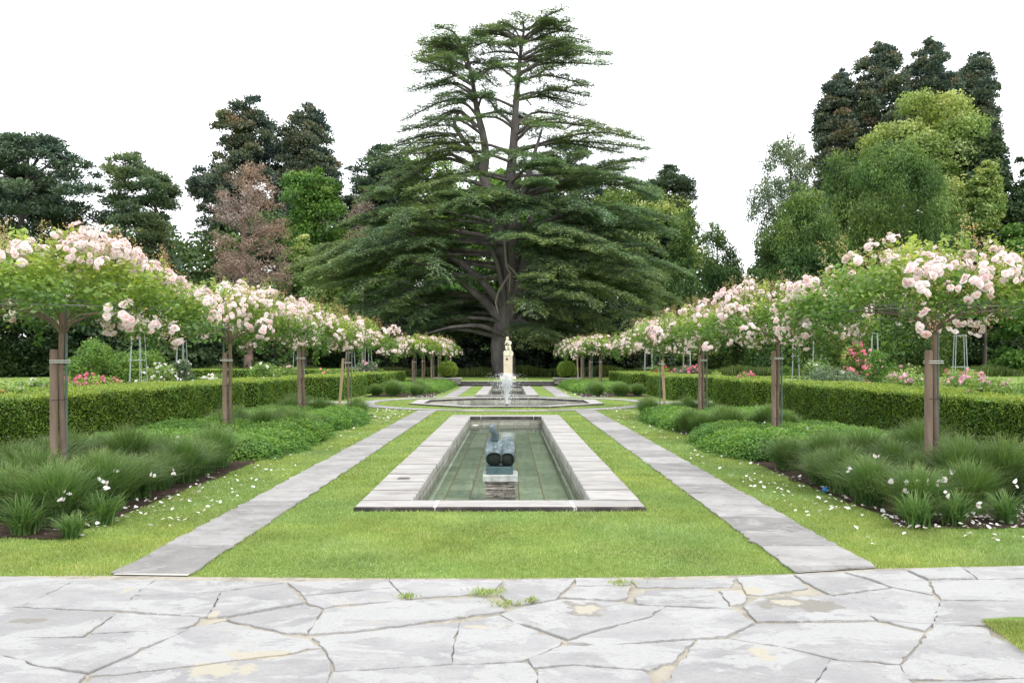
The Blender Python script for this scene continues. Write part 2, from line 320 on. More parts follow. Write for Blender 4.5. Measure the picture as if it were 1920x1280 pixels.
M['brown'] = leaf_mat('dead_needles', [(0.22, 0.15, 0.12), (0.33, 0.25, 0.21), (0.45, 0.37, 0.32)], 0.2, 0.4, 0.2, tcol=(1, 0.8, 0.7))
M['ballleaf'] = leaf_mat('clipped_box', [(0.09, 0.16, 0.025), (0.16, 0.26, 0.035), (0.27, 0.37, 0.06)], 0.15, 2, 0.3)
M['shrub'] = leaf_mat('shrub_leaf', [(0.10, 0.19, 0.045), (0.16, 0.27, 0.06), (0.25, 0.36, 0.11)], 0.2, 1.2, 0.4)
def flower_mat(name, c): return leaf_mat(name, [tuple(x * 0.75 for x in c), c, tuple(min(x * 1.15, 0.9) for x in c)], 0.1, 4, 0.3, 0.2, 0.6, (1.0, 0.85, 0.85))
M['pink'] = flower_mat('pink_petal', (0.78, 0.24, 0.36)); M['crimson'] = flower_mat('crimson_petal', (0.55, 0.05, 0.11))
M['palepink'] = flower_mat('pale_pink_petal', (0.82, 0.50, 0.60)); M['white'] = flower_mat('white_petal', (0.85, 0.84, 0.80))
M['apricot'] = flower_mat('apricot_petal', (0.85, 0.45, 0.26)); M['purple'] = flower_mat('purple_petal', (0.10, 0.05, 0.12))
M['fallen'] = leaf_mat('fallen_petal', [(0.80, 0.68, 0.66), (0.86, 0.82, 0.80), (0.86, 0.86, 0.85)], 0.05, 6, 0.25, 0.15, 0.6, (1, 0.95, 0.95))

# pool floor: green slate tiles with rusty joints
m, nt, out = new_mat('slate_tile_floor')
br = nt.nodes.new("ShaderNodeTexBrick"); nt.links.new(coord(nt, "Object"), br.inputs["Vector"])
mp = nt.nodes.new("ShaderNodeMapping"); mp.inputs["Rotation"].default_value = (0, 0, R(90)); mp.inputs["Location"].default_value = (0.13, 0.2, 0)
nt.links.new(coord(nt, "Object"), mp.inputs[0]); nt.links.new(mp.outputs[0], br.inputs["Vector"])
br.inputs["Scale"].default_value = 1.0; br.inputs["Brick Width"].default_value = 0.62; br.inputs["Row Height"].default_value = 0.345
br.inputs["Mortar Size"].default_value = 0.012; br.inputs["Mortar Smooth"].default_value = 0.3
br.inputs["Color1"].default_value = (0.20, 0.245, 0.19, 1); br.inputs["Color2"].default_value = (0.34, 0.385, 0.30, 1); br.inputs["Mortar"].default_value = (0.22, 0.14, 0.08, 1)
nz = noise(nt, 3.0, 10, 0.7, coord(nt, "Object", (3.5, 1, 1))); rp = ramp(nt, [(0.3, (0.72, 0.74, 0.74)), (0.7, (1.3, 1.28, 1.2))]); nt.links.new(nz.outputs[0], rp.inputs[0])
c = mixc(nt, 1.0, br.outputs[0], rp.outputs[0], 'MULTIPLY')
b = nt.nodes.new("ShaderNodeBsdfPrincipled"); nt.links.new(c, b.inputs["Base Color"]); b.inputs["Roughness"].default_value = 0.6
nt.links.new(b.outputs[0], out.inputs[0]); M['tiles'] = m
# water: clear with a fresnel mirror
def water_mat(name, tint, bump, scale):
    m, nt, out = new_mat(name)
    tr = nt.nodes.new("ShaderNodeBsdfTransparent"); tr.inputs[0].default_value = (*tint, 1)
    gl = nt.nodes.new("ShaderNodeBsdfGlossy"); gl.inputs["Roughness"].default_value = 0.02; gl.inputs[0].default_value = (0.95, 0.97, 1, 1)
    fr = nt.nodes.new("ShaderNodeFresnel"); fr.inputs["IOR"].default_value = 1.33
    nz = noise(nt, scale, 4, 0.5, coord(nt, "Object")); bp = nt.nodes.new("ShaderNodeBump"); bp.inputs["Strength"].default_value = bump; bp.inputs["Distance"].default_value = 0.01
    nt.links.new(nz.outputs[0], bp.inputs["Height"]); nt.links.new(bp.outputs[0], gl.inputs["Normal"]); nt.links.new(bp.outputs[0], fr.inputs["Normal"])
    mx = nt.nodes.new("ShaderNodeMixShader"); nt.links.new(fr.outputs[0], mx.inputs[0]); nt.links.new(tr.outputs[0], mx.inputs[1]); nt.links.new(gl.outputs[0], mx.inputs[2])
    nt.links.new(mx.outputs[0], out.inputs[0]); return m
M['water'] = water_mat('pool_water', (0.90, 0.95, 0.91), 0.12, 6.0)
M['water2'] = water_mat('rippled_water', (0.70, 0.78, 0.72), 0.7, 9.0)
m, nt, out = new_mat('water_drops')
b = nt.nodes.new("ShaderNodeBsdfPrincipled"); b.inputs["Base Color"].default_value = (0.93, 0.95, 0.97, 1); b.inputs["Roughness"].default_value = 0.15
t = nt.nodes.new("ShaderNodeBsdfTransparent"); mx = nt.nodes.new("ShaderNodeMixShader"); mx.inputs[0].default_value = 0.75
nt.links.new(t.outputs[0], mx.inputs[1]); nt.links.new(b.outputs[0], mx.inputs[2]); nt.links.new(mx.outputs[0], out.inputs[0]); M['drops'] = m

# ---------------------------------------------------------------- ground, lawn, paths, terrace
AX = -0.1                                    # the garden's axis
POOL = dict(x0=-1.665, x1=1.475, y0=8.83, y1=24.1, ix0=-1.12, ix1=0.945, iy0=9.24, iy1=23.45)
FAR = dict(x0=-1.60, x1=1.40, y0=38.4, y1=52.6, ix0=-1.07, ix1=0.87, iy0=38.9, iy1=52.0)
FC = (AX + 0.02, 32.2); FR = 3.62            # fountain centre, half width across flats
STEP_Y = 54.2
def octa(r):
    rr = r / math.cos(math.pi / 8)
    return [(FC[0] + rr * math.cos(math.pi / 8 + k * math.pi / 4), FC[1] + rr * math.sin(math.pi / 8 + k * math.pi / 4)) for k in range(8)]
g = MB()
def rect(mb, x0, y0, x1, y1, z, mat=0): mb.add([(x0, y0, z), (x1, y0, z), (x1, y1, z), (x0, y1, z)], [(0, 1, 2, 3)], mat)
BIG = 1500
hx0, hx1 = -1.4, 1.2
rect(g, -BIG, -400, BIG, 9.05, 0)
def strip(y0, y1, hole=None):
    if hole is None: rect(g, -BIG, y0, BIG, y1, 0)
    else: rect(g, -BIG, y0, hole[0], y1, 0); rect(g, hole[1], y0, BIG, y1, 0)
strip(9.05, 23.7, (hx0, hx1)); sq0, sq1 = FC[1] - 3.4, FC[1] + 3.4
strip(23.7, sq0); strip(sq0, sq1, (FC[0] - 3.4, FC[0] + 3.4))
oc = octa(3.4 * 1.0)
for sx in (-1, 1):
    for sy in (-1, 1):
        a = 3.4 * math.tan(math.pi / 8)
        tri = [(FC[0] + sx * 3.4, FC[1] + sy * a, 0), (FC[0] + sx * 3.4, FC[1] + sy * 3.4, 0), (FC[0] + sx * a, FC[1] + sy * 3.4, 0)]
        if sx * sy < 0: tri = tri[::-1]
        g.add(tri, [(0, 1, 2)])
strip(sq1, 38.65); strip(38.65, 52.3, (hx0 + .05, hx1 - .05)); strip(52.3, STEP_Y + 0.05)
ter = [(-BIG, STEP_Y + 0.9, 0.3), (BIG, STEP_Y + 0.9, 0.3), (BIG, BIG, 0.3), (-BIG, BIG, 0.3)]
g.add(ter, [(0, 1, 2, 3)])
for x0, x1 in ((-BIG, -4.9), (4.7, BIG)):
    g.add([(x0, STEP_Y + 0.05, 0), (x1, STEP_Y + 0.05, 0), (x1, STEP_Y + 0.9, 0.3), (x0, STEP_Y + 0.9, 0.3)], [(0, 1, 2, 3)])
tag(g.build("lawn_ground", M['lawn']), kind="structure")

LE = [(-14, 6.05), (-5, 6.13), (-2.95, 6.17), (-2.36, 6.14), (-1.2, 6.10), (0, 6.09), (1.1, 6.13), (2.15, 6.22), (2.86, 6.38), (4.0, 6.47), (6.0, 6.55), (14, 6.8)]
def lawn_edge(x): return np.interp(x, [p[0] for p in LE], [p[1] for p in LE])
tb = MB(); poly_sheet(tb, [(-14, -6), (14, -6)] + LE[::-1], 0.006)
tag(tb.build("terrace_bedding", M['mortar']), kind="structure")

# irregular stones traced from the paving, in doubled photo pixels (x/2, 1050 + y/2)
ST = """-40,58 290,68 78,168 -40,178|300,70 575,72 495,133 458,184 88,170|-40,186 82,178 430,196 305,281 -40,288|590,74 1055,82 830,113 650,124 512,127
505,136 650,129 822,121 772,208 740,208 462,185|440,200 742,216 718,240 650,258 350,271|835,121 1072,88 1108,130 1130,158 850,207 785,212|1085,80 1450,72 1472,98 1330,108 1140,127 1112,100
1145,134 1478,103 1515,145 1260,163 1215,174 1165,160|1465,74 1880,75 1845,113 1720,128 1640,130 1532,140 1490,100|860,218 1140,167 1200,184 1148,271 1080,267 960,243
1222,183 1530,152 1800,142 1865,156 1888,188 1560,232 1330,261 1165,271|-40,294 310,294 355,279 695,261 560,316 330,415 150,392 60,362 -40,340|-40,356 60,374 150,406 312,432 275,480 -40,490
350,424 560,328 720,250 840,229 960,259 1080,284 1150,294 1195,322 1060,346 640,396 480,416|305,480 352,442 480,428 640,409 1060,359 1200,334 1230,375 1235,410 1210,480
1180,288 1330,274 1560,244 1718,234 1696,310 1690,382 1480,397 1262,409 1250,370 1205,300|1735,232 1868,208 1960,249 2100,300 2090,318 1985,362 1915,377 1702,386 1710,310
1900,78 2148,70 2125,100 2078,142 1960,162 1925,162 1882,128|2158,100 2358,99 2346,138 2290,147 2112,135|2162,70 2362,72 2352,93 2160,94|2372,74 2750,67 2738,94 2650,98 2392,95
2425,112 2640,105 2688,117 2736,177 2580,167 2392,158 2384,140|2704,114 2780,112 2794,132 2778,158 2742,163|2768,64 2968,54 3024,100 2840,127 2803,123 2792,100|2985,54 3160,47 3325,100 3120,127 3052,94
3175,44 3395,40 3474,80 3492,127 3342,97 3262,66|3412,38 3600,27 3652,66 3482,68|3615,27 3890,20 3890,60 3672,66|3494,76 3660,74 3890,68 3890,145 3740,145 3534,142 3512,120
3534,152 3740,154 3890,152 3890,228 3680,238 3505,242 3512,200|3125,137 3350,105 3496,134 3514,160 3500,230 3463,258 3300,222 3234,188|2794,172 2850,142 3110,132 3218,177 3272,220 2842,225 2824,208
1963,178 2111,148 2300,158 2388,171 2485,175 2420,212 2250,252 2130,291 2022,252 1934,233 1885,203|2505,178 2750,188 2778,203 2820,232 2718,282 2500,297 2232,316 2140,306 2262,266 2442,218
2845,238 3280,231 3456,271 3416,330 3366,381 3150,367 2962,322 2746,289|3484,268 3520,240 3678,250 3740,294 3890,356 3890,430 3550,442 3398,437 3386,392 3436,340
2624,298 2738,296 2960,334 3104,372 3040,480 2486,480 2545,400|3124,376 3368,395 3394,440 3426,485 3056,485|2004,396 1990,371 2110,324 2400,316 2594,302 2516,378 2430,406 2300,397 2150,385
2024,412 2150,399 2300,410 2408,418 2436,442 2425,485 2032,485|1256,423 1480,411 1695,396 1975,389 2000,420 2008,490 1226,490|3440,456 3890,442 3890,500 3442,500"""
st = MB(); k = 0; boxes = []
for line in ST.split("\n"):
    for s_ in line.split("|"):
        pts = [tuple(float(q) for q in p.split(",")) for p in s_.split()]
        wp = [gnd(x / 2, 1050 + y / 2, 0.02) for x, y in pts]
        # break straight edges into slightly irregular ones
        out_ = []
        for i in range(len(wp)):
            a, b_ = np.array(wp[i]), np.array(wp[(i + 1) % len(wp)]); L = np.linalg.norm(b_ - a)
            n_ = max(1, int(L / 0.05)); nrm = np.array([-(b_ - a)[1], (b_ - a)[0]]) / max(L, 1e-6)
            for q in range(n_):
                j = 0 if q == 0 else rng.normal(0, 0.006) - (.014 if rng.random() < .05 else 0)
                out_.append(tuple(a + (b_ - a) * q / n_ + nrm * j))
        poly_sheet(st, out_, 0.018 + 0.0013 * (k % 7), rnd=rng.random(), thick=0.02, inset=-0.010, bev=0.004); k += 1
# stones outside the frame of the photograph
def near_stones():
    for i in range(-9, 10):
        for j in range(0, 11):
            x = i * 0.95 + (j % 2) * 0.45 + rng.normal(0, 0.08); y = 4.0 - j * 0.72
            if y > 3.95: continue
            w, d = 0.44 + rng.normal(0, .02), 0.33 + rng.normal(0, .01)
            p = [(x - w, y - d), (x + rng.normal(0, .1), y - d - .02), (x + w, y - d + rng.normal(0, .03)), (x + w + .02, y + rng.normal(0, .08)), (x + w, y + d), (x + rng.normal(0, .1), y + d + .02), (x - w, y + d), (x - w - .02, y + rng.normal(0, .08))]
            poly_sheet(st, p, 0.020 + 0.0007 * ((i + j) % 5), rnd=rng.random(), thick=0.02, bev=0.004)
    for sx in (-1, 1):
        for i in range(11):
            for j in range(3):
                x = sx * (3.25 + 0.45 + i * 0.95); y = 6.0 - 0.42 - j * 0.8
                if abs(x) - .45 < 0.642 * (y + .37) + 0.03: continue
                w, d = 0.45, 0.37
                p = [(x - w, y - d), (x + w, y - d + rng.normal(0, .03)), (x + w, y + d), (x - w, y + d + rng.normal(0, .02))]
                poly_sheet(st, p, 0.021, rnd=rng.random(), thick=0.02, bev=0.004)
near_stones()
tag(st.build("terrace_paving", M['slab']), kind="structure")
# lawn corner in the paving, bottom right
mb = MB(); poly_sheet(mb, [gnd(1840, 1170), gnd(1900, 1166), gnd(2100, 1166), gnd(2100, 1262), gnd(1975, 1235), gnd(1910, 1210), gnd(1868, 1186)], 0.034)
tag(mb.build("lawn_corner", M['lawn']), kind="structure")

# slab paths
def straight_path(name, x0, x1, y0f, y1):
    base = MB(); poly_sheet(base, [(x0 + .015, y0f[0]), (x1 - .015, y0f[1]), (x1 - .015, y1), (x0 + .015, y1)], 0.014)
    tag(base.build(name + "_bedding", M['palejoint']), kind="structure")
    s = MB(); y = max(y0f) + 0.02
    poly_sheet(s, [(x0, y0f[0] + .01), (x1, y0f[1] + .01), (x1, y), (x0, y)], 0.020, rnd=.5, thick=.015) if abs(y0f[0] - y0f[1]) > .05 else None
    y += 0.012
    while y < y1 - 0.3:
        d = rng.uniform(0.55, 0.95); d = min(d, y1 - y)
        sk = rng.normal(0, 0.012)
        n = 6
        lft = [(x0 + rng.normal(0, .012), y + sk + (d - .026) * q / n) for q in range(n + 1)]
        rgt = [(x1 + rng.normal(0, .012), y + (d - .026) * q / n) for q in range(n + 1)]
        poly_sheet(s, [(a, b) for a, b in rgt] + lft[::-1], 0.020 + 0.001 * rng.random(), rnd=rng.random(), thick=0.015, bev=0.003)
        y += d
    tag(s.build(name, M['path']), kind="structure")
PL, PR = (-2.97, -2.37), (2.16, 2.84)
straight_path("path_left", *PL, (6.17, 6.14), 26.9)
straight_path("path_right", *PR, (6.23, 6.38), 27.1)
straight_path("path_left_far", *PL, (37.3, 37.3), STEP_Y - .15)
straight_path("path_right_far", *PR, (37.3, 37.3), STEP_Y - .15)
RI, RO = 5.1, 5.75
def arc_slabs():
    base = MB(); s = MB(); n = 48
    for k in range(n):
        a0, a1 = 2 * math.pi * k / n, 2 * math.pi * (k + 1) / n
        q = [(FC[0] + r * math.cos(a), FC[1] + r * math.sin(a)) for a, r in ((a0, RI - .01), (a0, RO + .01), (a1, RO + .01), (a1, RI - .01))]
        base.add([(x, y, 0.012) for x, y in q], [(0, 1, 2, 3)])
        e = 0.0025
        q = [(FC[0] + r * math.cos(a), FC[1] + r * math.sin(a)) for a, r in ((a0 + e, RI), (a0 + e, RO), (a1 - e, RO), (a1 - e, RI))]
        poly_sheet(s, q, 0.024 + .001 * rng.random(), rnd=rng.random(), thick=.012)
    tag(base.build("ring_path_bedding", M['mortar']), kind="structure"); tag(s.build("ring_path", M['path']), kind="structure")
arc_slabs()
s = MB()
for sx in (-1, 1):
    x = FC[0] + sx * (RO + .05)
    for k in range(22):
        for j in range(2):
            xa = x + sx * (k * .62); y_ = FC[1] - .75 + j * .76
            poly_sheet(s, [(xa, y_), (xa + sx * .6, y_), (xa + sx * .6, y_ + .74), (xa, y_ + .74)], 0.019 + .001 * rng.random(), rnd=rng.random(), thick=.018)
tag(s.build("cross_path", M['path']), kind="structure")

# planting beds
BEDS = [(-6.95, -4.02, 7.45, 24.9), (3.86, 6.75, 7.95, 24.7), (-6.6, -3.45, 37.2, 53.6), (3.3, 6.4, 37.4, 53.6)]
s = MB()
for bi, (x0, x1, y0, y1) in enumerate(BEDS):
    P = []
    for (xa, ya), (xb, yb) in (((x0, y0), (x1, y0)), ((x1, y0), (x1, y1)), ((x1, y1), (x0, y1)), ((x0, y1), (x0, y0))):
        L = math.hypot(xb - xa, yb - ya); n = max(2, int(L / .25))
        for q in range(n): P.append((xa + (xb - xa) * q / n + rng.normal(0, .035), ya + (yb - ya) * q / n + rng.normal(0, .035)))
    poly_sheet(s, P, 0.012)
tag(s.build("bed_soil", M['soil']), kind="structure")

# ---------------------------------------------------------------- pools and fountain
def pool(name, label, P, zc, zw, zf, seed, front3=None):
    root = tag(empty(name, (0, 0, 0)), label, "pool")
    c = MB(); joints = MB(); T = 0.085; g_ = 0.012
    for (xa, xb) in ((P['x0'], P['ix0'] + .03), (P['ix1'] - .03, P['x1'])):
        y = P['iy0'] + .03
        while y < P['iy1'] - .05:
            d = rng.uniform(.7, 1.15)
            if P['iy1'] - y - d < .5: d = P['iy1'] - .03 - y
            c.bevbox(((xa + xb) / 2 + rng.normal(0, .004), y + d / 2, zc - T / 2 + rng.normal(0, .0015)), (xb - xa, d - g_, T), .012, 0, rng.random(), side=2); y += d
    xs = front3 or [P['x0'], P['x0'] + .8, 0.05, P['x1']]
    for (ya, yb) in ((P['y0'], P['iy0'] + .03), (P['iy1'] - .03, P['y1'])):
        for i in range(len(xs) - 1):
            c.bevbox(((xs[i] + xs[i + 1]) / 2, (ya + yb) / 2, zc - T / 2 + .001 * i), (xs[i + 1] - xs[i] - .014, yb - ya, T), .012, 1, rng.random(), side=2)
        for x_ in xs[1:-1]:
            joints = MB(); joints.box((x_, (ya + yb) / 2, zc - T / 2 - .002), (.05 if ya == P['y0'] else .02, yb - ya - .01, T), 0, .5, jit=.004); joints.build("mortar_joint", M['limejoint'], root)
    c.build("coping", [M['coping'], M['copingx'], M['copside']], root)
    w = MB(); wt = .12; zt = zc - T + .002
    def wall(xa, ya, xb, yb):
        L = math.hypot(xb - xa, yb - ya); n = max(1, round(L / .42)); dx, dy = (xb - xa) / n, (yb - ya) / n
        rows = 1 if zt - zw < .2 else 2
        zz = np.linspace(zf, zt, 4)
        for r_ in range(3):
            for i in range(n):
                fx, fy = xa + dx * (i + .5), ya + dy * (i + .5); hz = zz[r_ + 1] - zz[r_]
                w.box((fx, fy, (zz[r_] + zz[r_ + 1]) / 2), (abs(dx) - .008 if abs(dx) > .01 else wt, abs(dy) - .008 if abs(dy) > .01 else wt, hz - .006), 0, rng.random(), jit=.0015)
    wall(P['ix0'] - wt / 2, P['iy0'], P['ix0'] - wt / 2, P['iy1']); wall(P['ix1'] + wt / 2, P['iy0'], P['ix1'] + wt / 2, P['iy1'])
    wall(P['ix0'] - wt, P['iy0'] - wt / 2, P['ix1'] + wt, P['iy0'] - wt / 2); wall(P['ix0'] - wt, P['iy1'] + wt / 2, P['ix1'] + wt, P['iy1'] + wt / 2)
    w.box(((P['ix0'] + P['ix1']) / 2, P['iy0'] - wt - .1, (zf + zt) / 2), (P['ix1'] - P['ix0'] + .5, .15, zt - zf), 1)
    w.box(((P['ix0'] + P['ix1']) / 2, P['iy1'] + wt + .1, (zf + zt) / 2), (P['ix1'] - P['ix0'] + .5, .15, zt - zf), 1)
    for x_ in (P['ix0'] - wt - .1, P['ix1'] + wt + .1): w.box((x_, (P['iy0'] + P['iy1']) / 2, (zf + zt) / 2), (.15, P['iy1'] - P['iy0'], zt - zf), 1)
    w.build("basin_wall", [M['wall'], M['shadedark']], root)
    f = MB(); rect(f, P['ix0'] - .1, P['iy0'] - .1, P['ix1'] + .1, P['iy1'] + .1, zf); f.build("basin_floor", M['tiles'], root)
    wa = MB(); rect(wa, P['ix0'] - .003, P['iy0'] - .003, P['ix1'] + .003, P['iy1'] + .003, zw)
    tag(wa.build("water", M['water']), kind="structure")
    return root
pr = pool("garden_pool", "long rectangular pool of clear green water with wide grey stone rim, holding the bronze sculpture", POOL, .05, -.17, -.30, 1, [-1.665, -.79, .70, 1.475])
pool("garden_pool", "far narrow rectangular pool between the fountain and the statue", FAR, .05, -.15, -.35, 2)
dc = MB(); dc.bevbox((gnd(757, 896, .055)[0], gnd(757, 896, .055)[1], .0535), (.16, .16, .006), .002, 0, .5)
for k in range(5): dc.box((gnd(757, 896, .055)[0], gnd(757, 896, .055)[1] - .06 + k * .03, .0575), (.12, .008, .003))
dc.build("drain_cover", M['iron'], pr)

# octagonal fountain
fr = tag(empty("fountain", (0, 0, 0)), "octagonal stone fountain basin with a single water jet at the crossing of the paths", "fountain")
c = MB(); w = MB(); jn = MB()
O, I = octa(FR), octa(FR - .52)
for k in range(8):
    o0, o1, i0, i1 = (np.array(q) for q in (O[k], O[(k + 1) % 8], I[k], I[(k + 1) % 8])); n = 3
    for q in range(n):
        a, b_ = q / n, (q + 1) / n
        pts = [o0 + (o1 - o0) * a, o0 + (o1 - o0) * b_, i0 + (i1 - i0) * b_, i0 + (i1 - i0) * a]
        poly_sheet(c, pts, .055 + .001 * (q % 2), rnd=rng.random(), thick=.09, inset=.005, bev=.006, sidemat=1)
        jn = MB(); jn.tube([(*(pts[1] + (pts[2] - pts[1]) * .01), .048), (*(pts[2] - (pts[2] - pts[1]) * .01), .048)], .012, 4); jn.build("mortar_joint", M['limejoint'], fr)
    W0 = [(*(i0 + (np.array(FC) - i0) * -.01), -.6), (*i0, .0)]
    n = 7
    for r_ in range(3):
        for q in range(n):
            a, b_ = (q + .012) / n, (q + 1 - .012) / n
            p0, p1 = i0 + (i1 - i0) * a, i0 + (i1 - i0) * b_
            p0b, p1b = p0 + (p0 - np.array(FC)) * .03, p1 + (p1 - np.array(FC)) * .03
            z0, z1 = -.5 + r_ * .16, -.5 + (r_ + 1) * .16 - .006
            V = [(*p0, z0), (*p1, z0), (*p1, z1), (*p0, z1), (*p0b, z0), (*p1b, z0), (*p1b, z1), (*p0b, z1)]
            w.add(V, [(0, 3, 2, 1), (4, 5, 6, 7), (3, 7, 6, 2), (0, 1, 5, 4), (0, 4, 7, 3), (1, 2, 6, 5)], 0, rng.random())
c.build("coping", [M['copingx'], M['copside']], fr); w.build("basin_wall", M['wall'], fr)
f = MB(); poly_sheet(f, octa(FR - .42), -.5); f.build("basin_floor", M['tiles'], fr)
nz_ = MB(); nz_.tube([(FC[0], FC[1], -.5), (FC[0], FC[1], -.09)], .045, 12); nz_.tube([(FC[0], FC[1], -.10), (FC[0], FC[1], -.05)], [.075, .05], 14)
nz_.build("nozzle", M['darkbronze'], fr)
wa = MB(); poly_sheet(wa, octa(FR - .525), -.16); tag(wa.build("water", M['water2']), kind="structure")
def spray():
    mb = MB(); n = 5200; gq = 9.81
    H = rng.uniform(.75, 1.22, n); vz = np.sqrt(2 * gq * H); th = np.abs(rng.normal(0, .085, n)); th = np.minimum(th, .3); ph = rng.random(n) * 2 * np.pi
    wide = rng.random(n) < .07; th = np.where(wide, rng.uniform(.2, .36, n), th)
    T = 2 * vz / gq; t = T * np.where(rng.random(n) < .78, rng.uniform(0, .52, n), rng.uniform(.4, 1.0, n))
    vh = vz * np.tan(th); P = np.stack([FC[0] + vh * t * np.cos(ph), FC[1] + vh * t * np.sin(ph), -.06 + vz * t - gq * t * t / 2], 1) + rng.normal(0, .006, (n, 3))
    P = P[P[:, 2] > -.15]; V = norm(np.stack([(vh * np.cos(ph)), (vh * np.sin(ph)), vz - gq * t], 1))[:len(P)]
    sz = rng.uniform(.004, .0125, len(P))
    for i in range(len(P)):
        s_ = sz[i]; a = V[i] * s_ * rng.uniform(1.1, 2.6); X = norm(np.cross(a, [0.3, 1, .2])) * s_; Yv = norm(np.cross(a, X)) * s_
        mb.add([P[i] + a, P[i] + X, P[i] + Yv, P[i] - X, P[i] - Yv, P[i] - a], [(0, 1, 2), (0, 2, 3), (0, 3, 4), (0, 4, 1), (5, 2, 1), (5, 3, 2), (5, 4, 3), (5, 1, 4)], 0, .5, True)
    for k in range(26):      # continuous threads near the nozzle
        a = rng.random() * 6.28; th_ = rng.uniform(.01, .13); v_ = math.sqrt(2 * gq * rng.uniform(.7, 1.1)); pts = []
        for q in range(7):
            t_ = q * .028; pts.append((FC[0] + v_ * math.tan(th_) * t_ * math.cos(a), FC[1] + v_ * math.tan(th_) * t_ * math.sin(a), -.06 + v_ * t_ - gq * t_ * t_ / 2))
        mb.tube(pts, np.linspace(.010, .003, 7), 5)
    o = mb.build("water_jet", M['drops'], fr)
spray()

# ---------------------------------------------------------------- terrace steps, planters, statue
root = tag(empty("stone_steps", (0, STEP_Y, 0)), "two low dark stone steps across the lawn at the end of the far pool", "steps")
for i in range(2):
    s = MB(); y0 = i * .45; x = -3.35
    while x < 3.2:
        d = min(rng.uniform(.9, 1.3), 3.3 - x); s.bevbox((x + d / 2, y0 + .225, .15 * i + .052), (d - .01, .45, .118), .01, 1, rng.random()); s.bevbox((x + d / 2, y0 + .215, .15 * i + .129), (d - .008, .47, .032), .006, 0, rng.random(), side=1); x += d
    o = s.build("step", [M['copingx'], M['shadedark']], root)
for sx, lab in ((-1, "low dry stone planter wall left of the steps, under a clipped ball"), (1, "low dry stone planter wall right of the steps, under a clipped ball")):
    cx = AX + sx * 3.95 + (0.0 if sx > 0 else .0)
    o = MB()
    for r_ in range(5):
        x = -.85
        while x < .84:
            d = min(rng.uniform(.18, .4), .86 - x); o.box((x + d / 2, rng.normal(0, .008), .045 + r_ * .095), (d - .008, 1.5, .088), 0, rng.random(), jit=.006); x += d
    t_ = MB()
    x = -.9
    while x < .88:
        d = min(rng.uniform(.4, .7), .92 - x); t_.bevbox((x + d / 2, 0, .505), (d - .006, 1.56, .055), .008, 0, rng.random()); x += d
    rt = tag(empty("stone_planter", (cx, STEP_Y + .78, 0)), lab, "planter", "stone planters beside the steps")
    o.build("stone_body", M['drystone'], rt); t_.build("cap_stones", M['copingx'], rt)
def ball(cx, cy, cz, r, lab):
    mb = MB(); n = 9000; d = norm(rng.normal(size=(n, 3))); d = d[d[:, 2] > -.75]; n = len(d)
    bump = 1 + .035 * np.sin(d[:, 0] * 9 + 1) * np.sin(d[:, 1] * 8) + .03 * np.sin(d[:, 2] * 11)
    P = d * (r * bump * rng.uniform(.93, 1.03, n))[:, None] * np.array([1.05, 1.05, .95])
    mb.leaves(P, norm(rng.normal(size=(n, 3)) + d * .6), norm(d + rng.normal(0, .5, (n, 3))), rng.uniform(.035, .06, n), .03, rng.random(n))
    root = tag(empty("boxwood_ball", (cx, cy, cz)), lab, "clipped shrub", "clipped boxwood balls on the planters")
    mb.build("foliage", M['ballleaf'], root)
    co = MB()
    for q in range(1): 
        a = np.linspace(0, 2 * np.pi, 16, endpoint=False)
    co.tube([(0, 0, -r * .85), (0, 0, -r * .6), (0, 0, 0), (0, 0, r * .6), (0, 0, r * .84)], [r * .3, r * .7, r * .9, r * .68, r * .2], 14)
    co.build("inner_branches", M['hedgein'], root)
    tr = MB(); tr.tube([(0, 0, -r * .9 - .2), (0, 0, -.2)], .06); tr.build("trunk", M['bark'], root)
ball(AX - 3.95, 55.0, 1.08, .62, "clipped green boxwood ball on the planter left of the statue")
ball(AX + 3.95, 55.0, 1.08, .62, "clipped green boxwood ball on the planter right of the statue")

# seated stone figure
SY = 62.0
st_root = tag(empty("stone_statue", (AX + .04, SY, .3)), "pale stone statue of a crouching nude figure with bowed head on a tall pedestal", "statue")
p = MB(); p.bevbox((0, 0, .1), (1.22, 1.1, .2), .015); p.build("plinth", M['pinkstone'], st_root)
p = MB(); p.bevbox((0, 0, .2 + .42), (.66, .62, .84), .008, 0); p.bevbox((0, 0, .2 + .85 + .31), (.67, .63, .62), .008, 0); p.build("pedestal", M['pinkstone'], st_root)
p = MB()                                        # roughly hewn seat block
n = 14; rings = []
for zz, r_ in ((1.66, .33), (1.74, .37), (1.9, .375), (2.05, .36), (2.12, .30), (2.14, .05)):
    a = np.linspace(0, 2 * np.pi, n, endpoint=False); rr = r_ * (1 + rng.normal(0, .05, n)) / np.maximum(np.abs(np.cos(a)), np.abs(np.sin(a))) ** .75
    rings.append(np.stack([rr * np.cos(a), rr * np.sin(a) * .95, np.full(n, zz) + rng.normal(0, .008, n)], 1))
V = np.concatenate(rings); f = [(i * n + k, i * n + (k + 1) % n, (i + 1) * n + (k + 1) % n, (i + 1) * n + k) for i in range(5) for k in range(n)]
p.add(V, f, 0, .5); p.build("seat_block", M['ivory'], st_root)
p = MB(); p.box((-.08, -.335, 1.50), (.15, .02, .11)); p.build("plaque", M['plaque'], st_root)
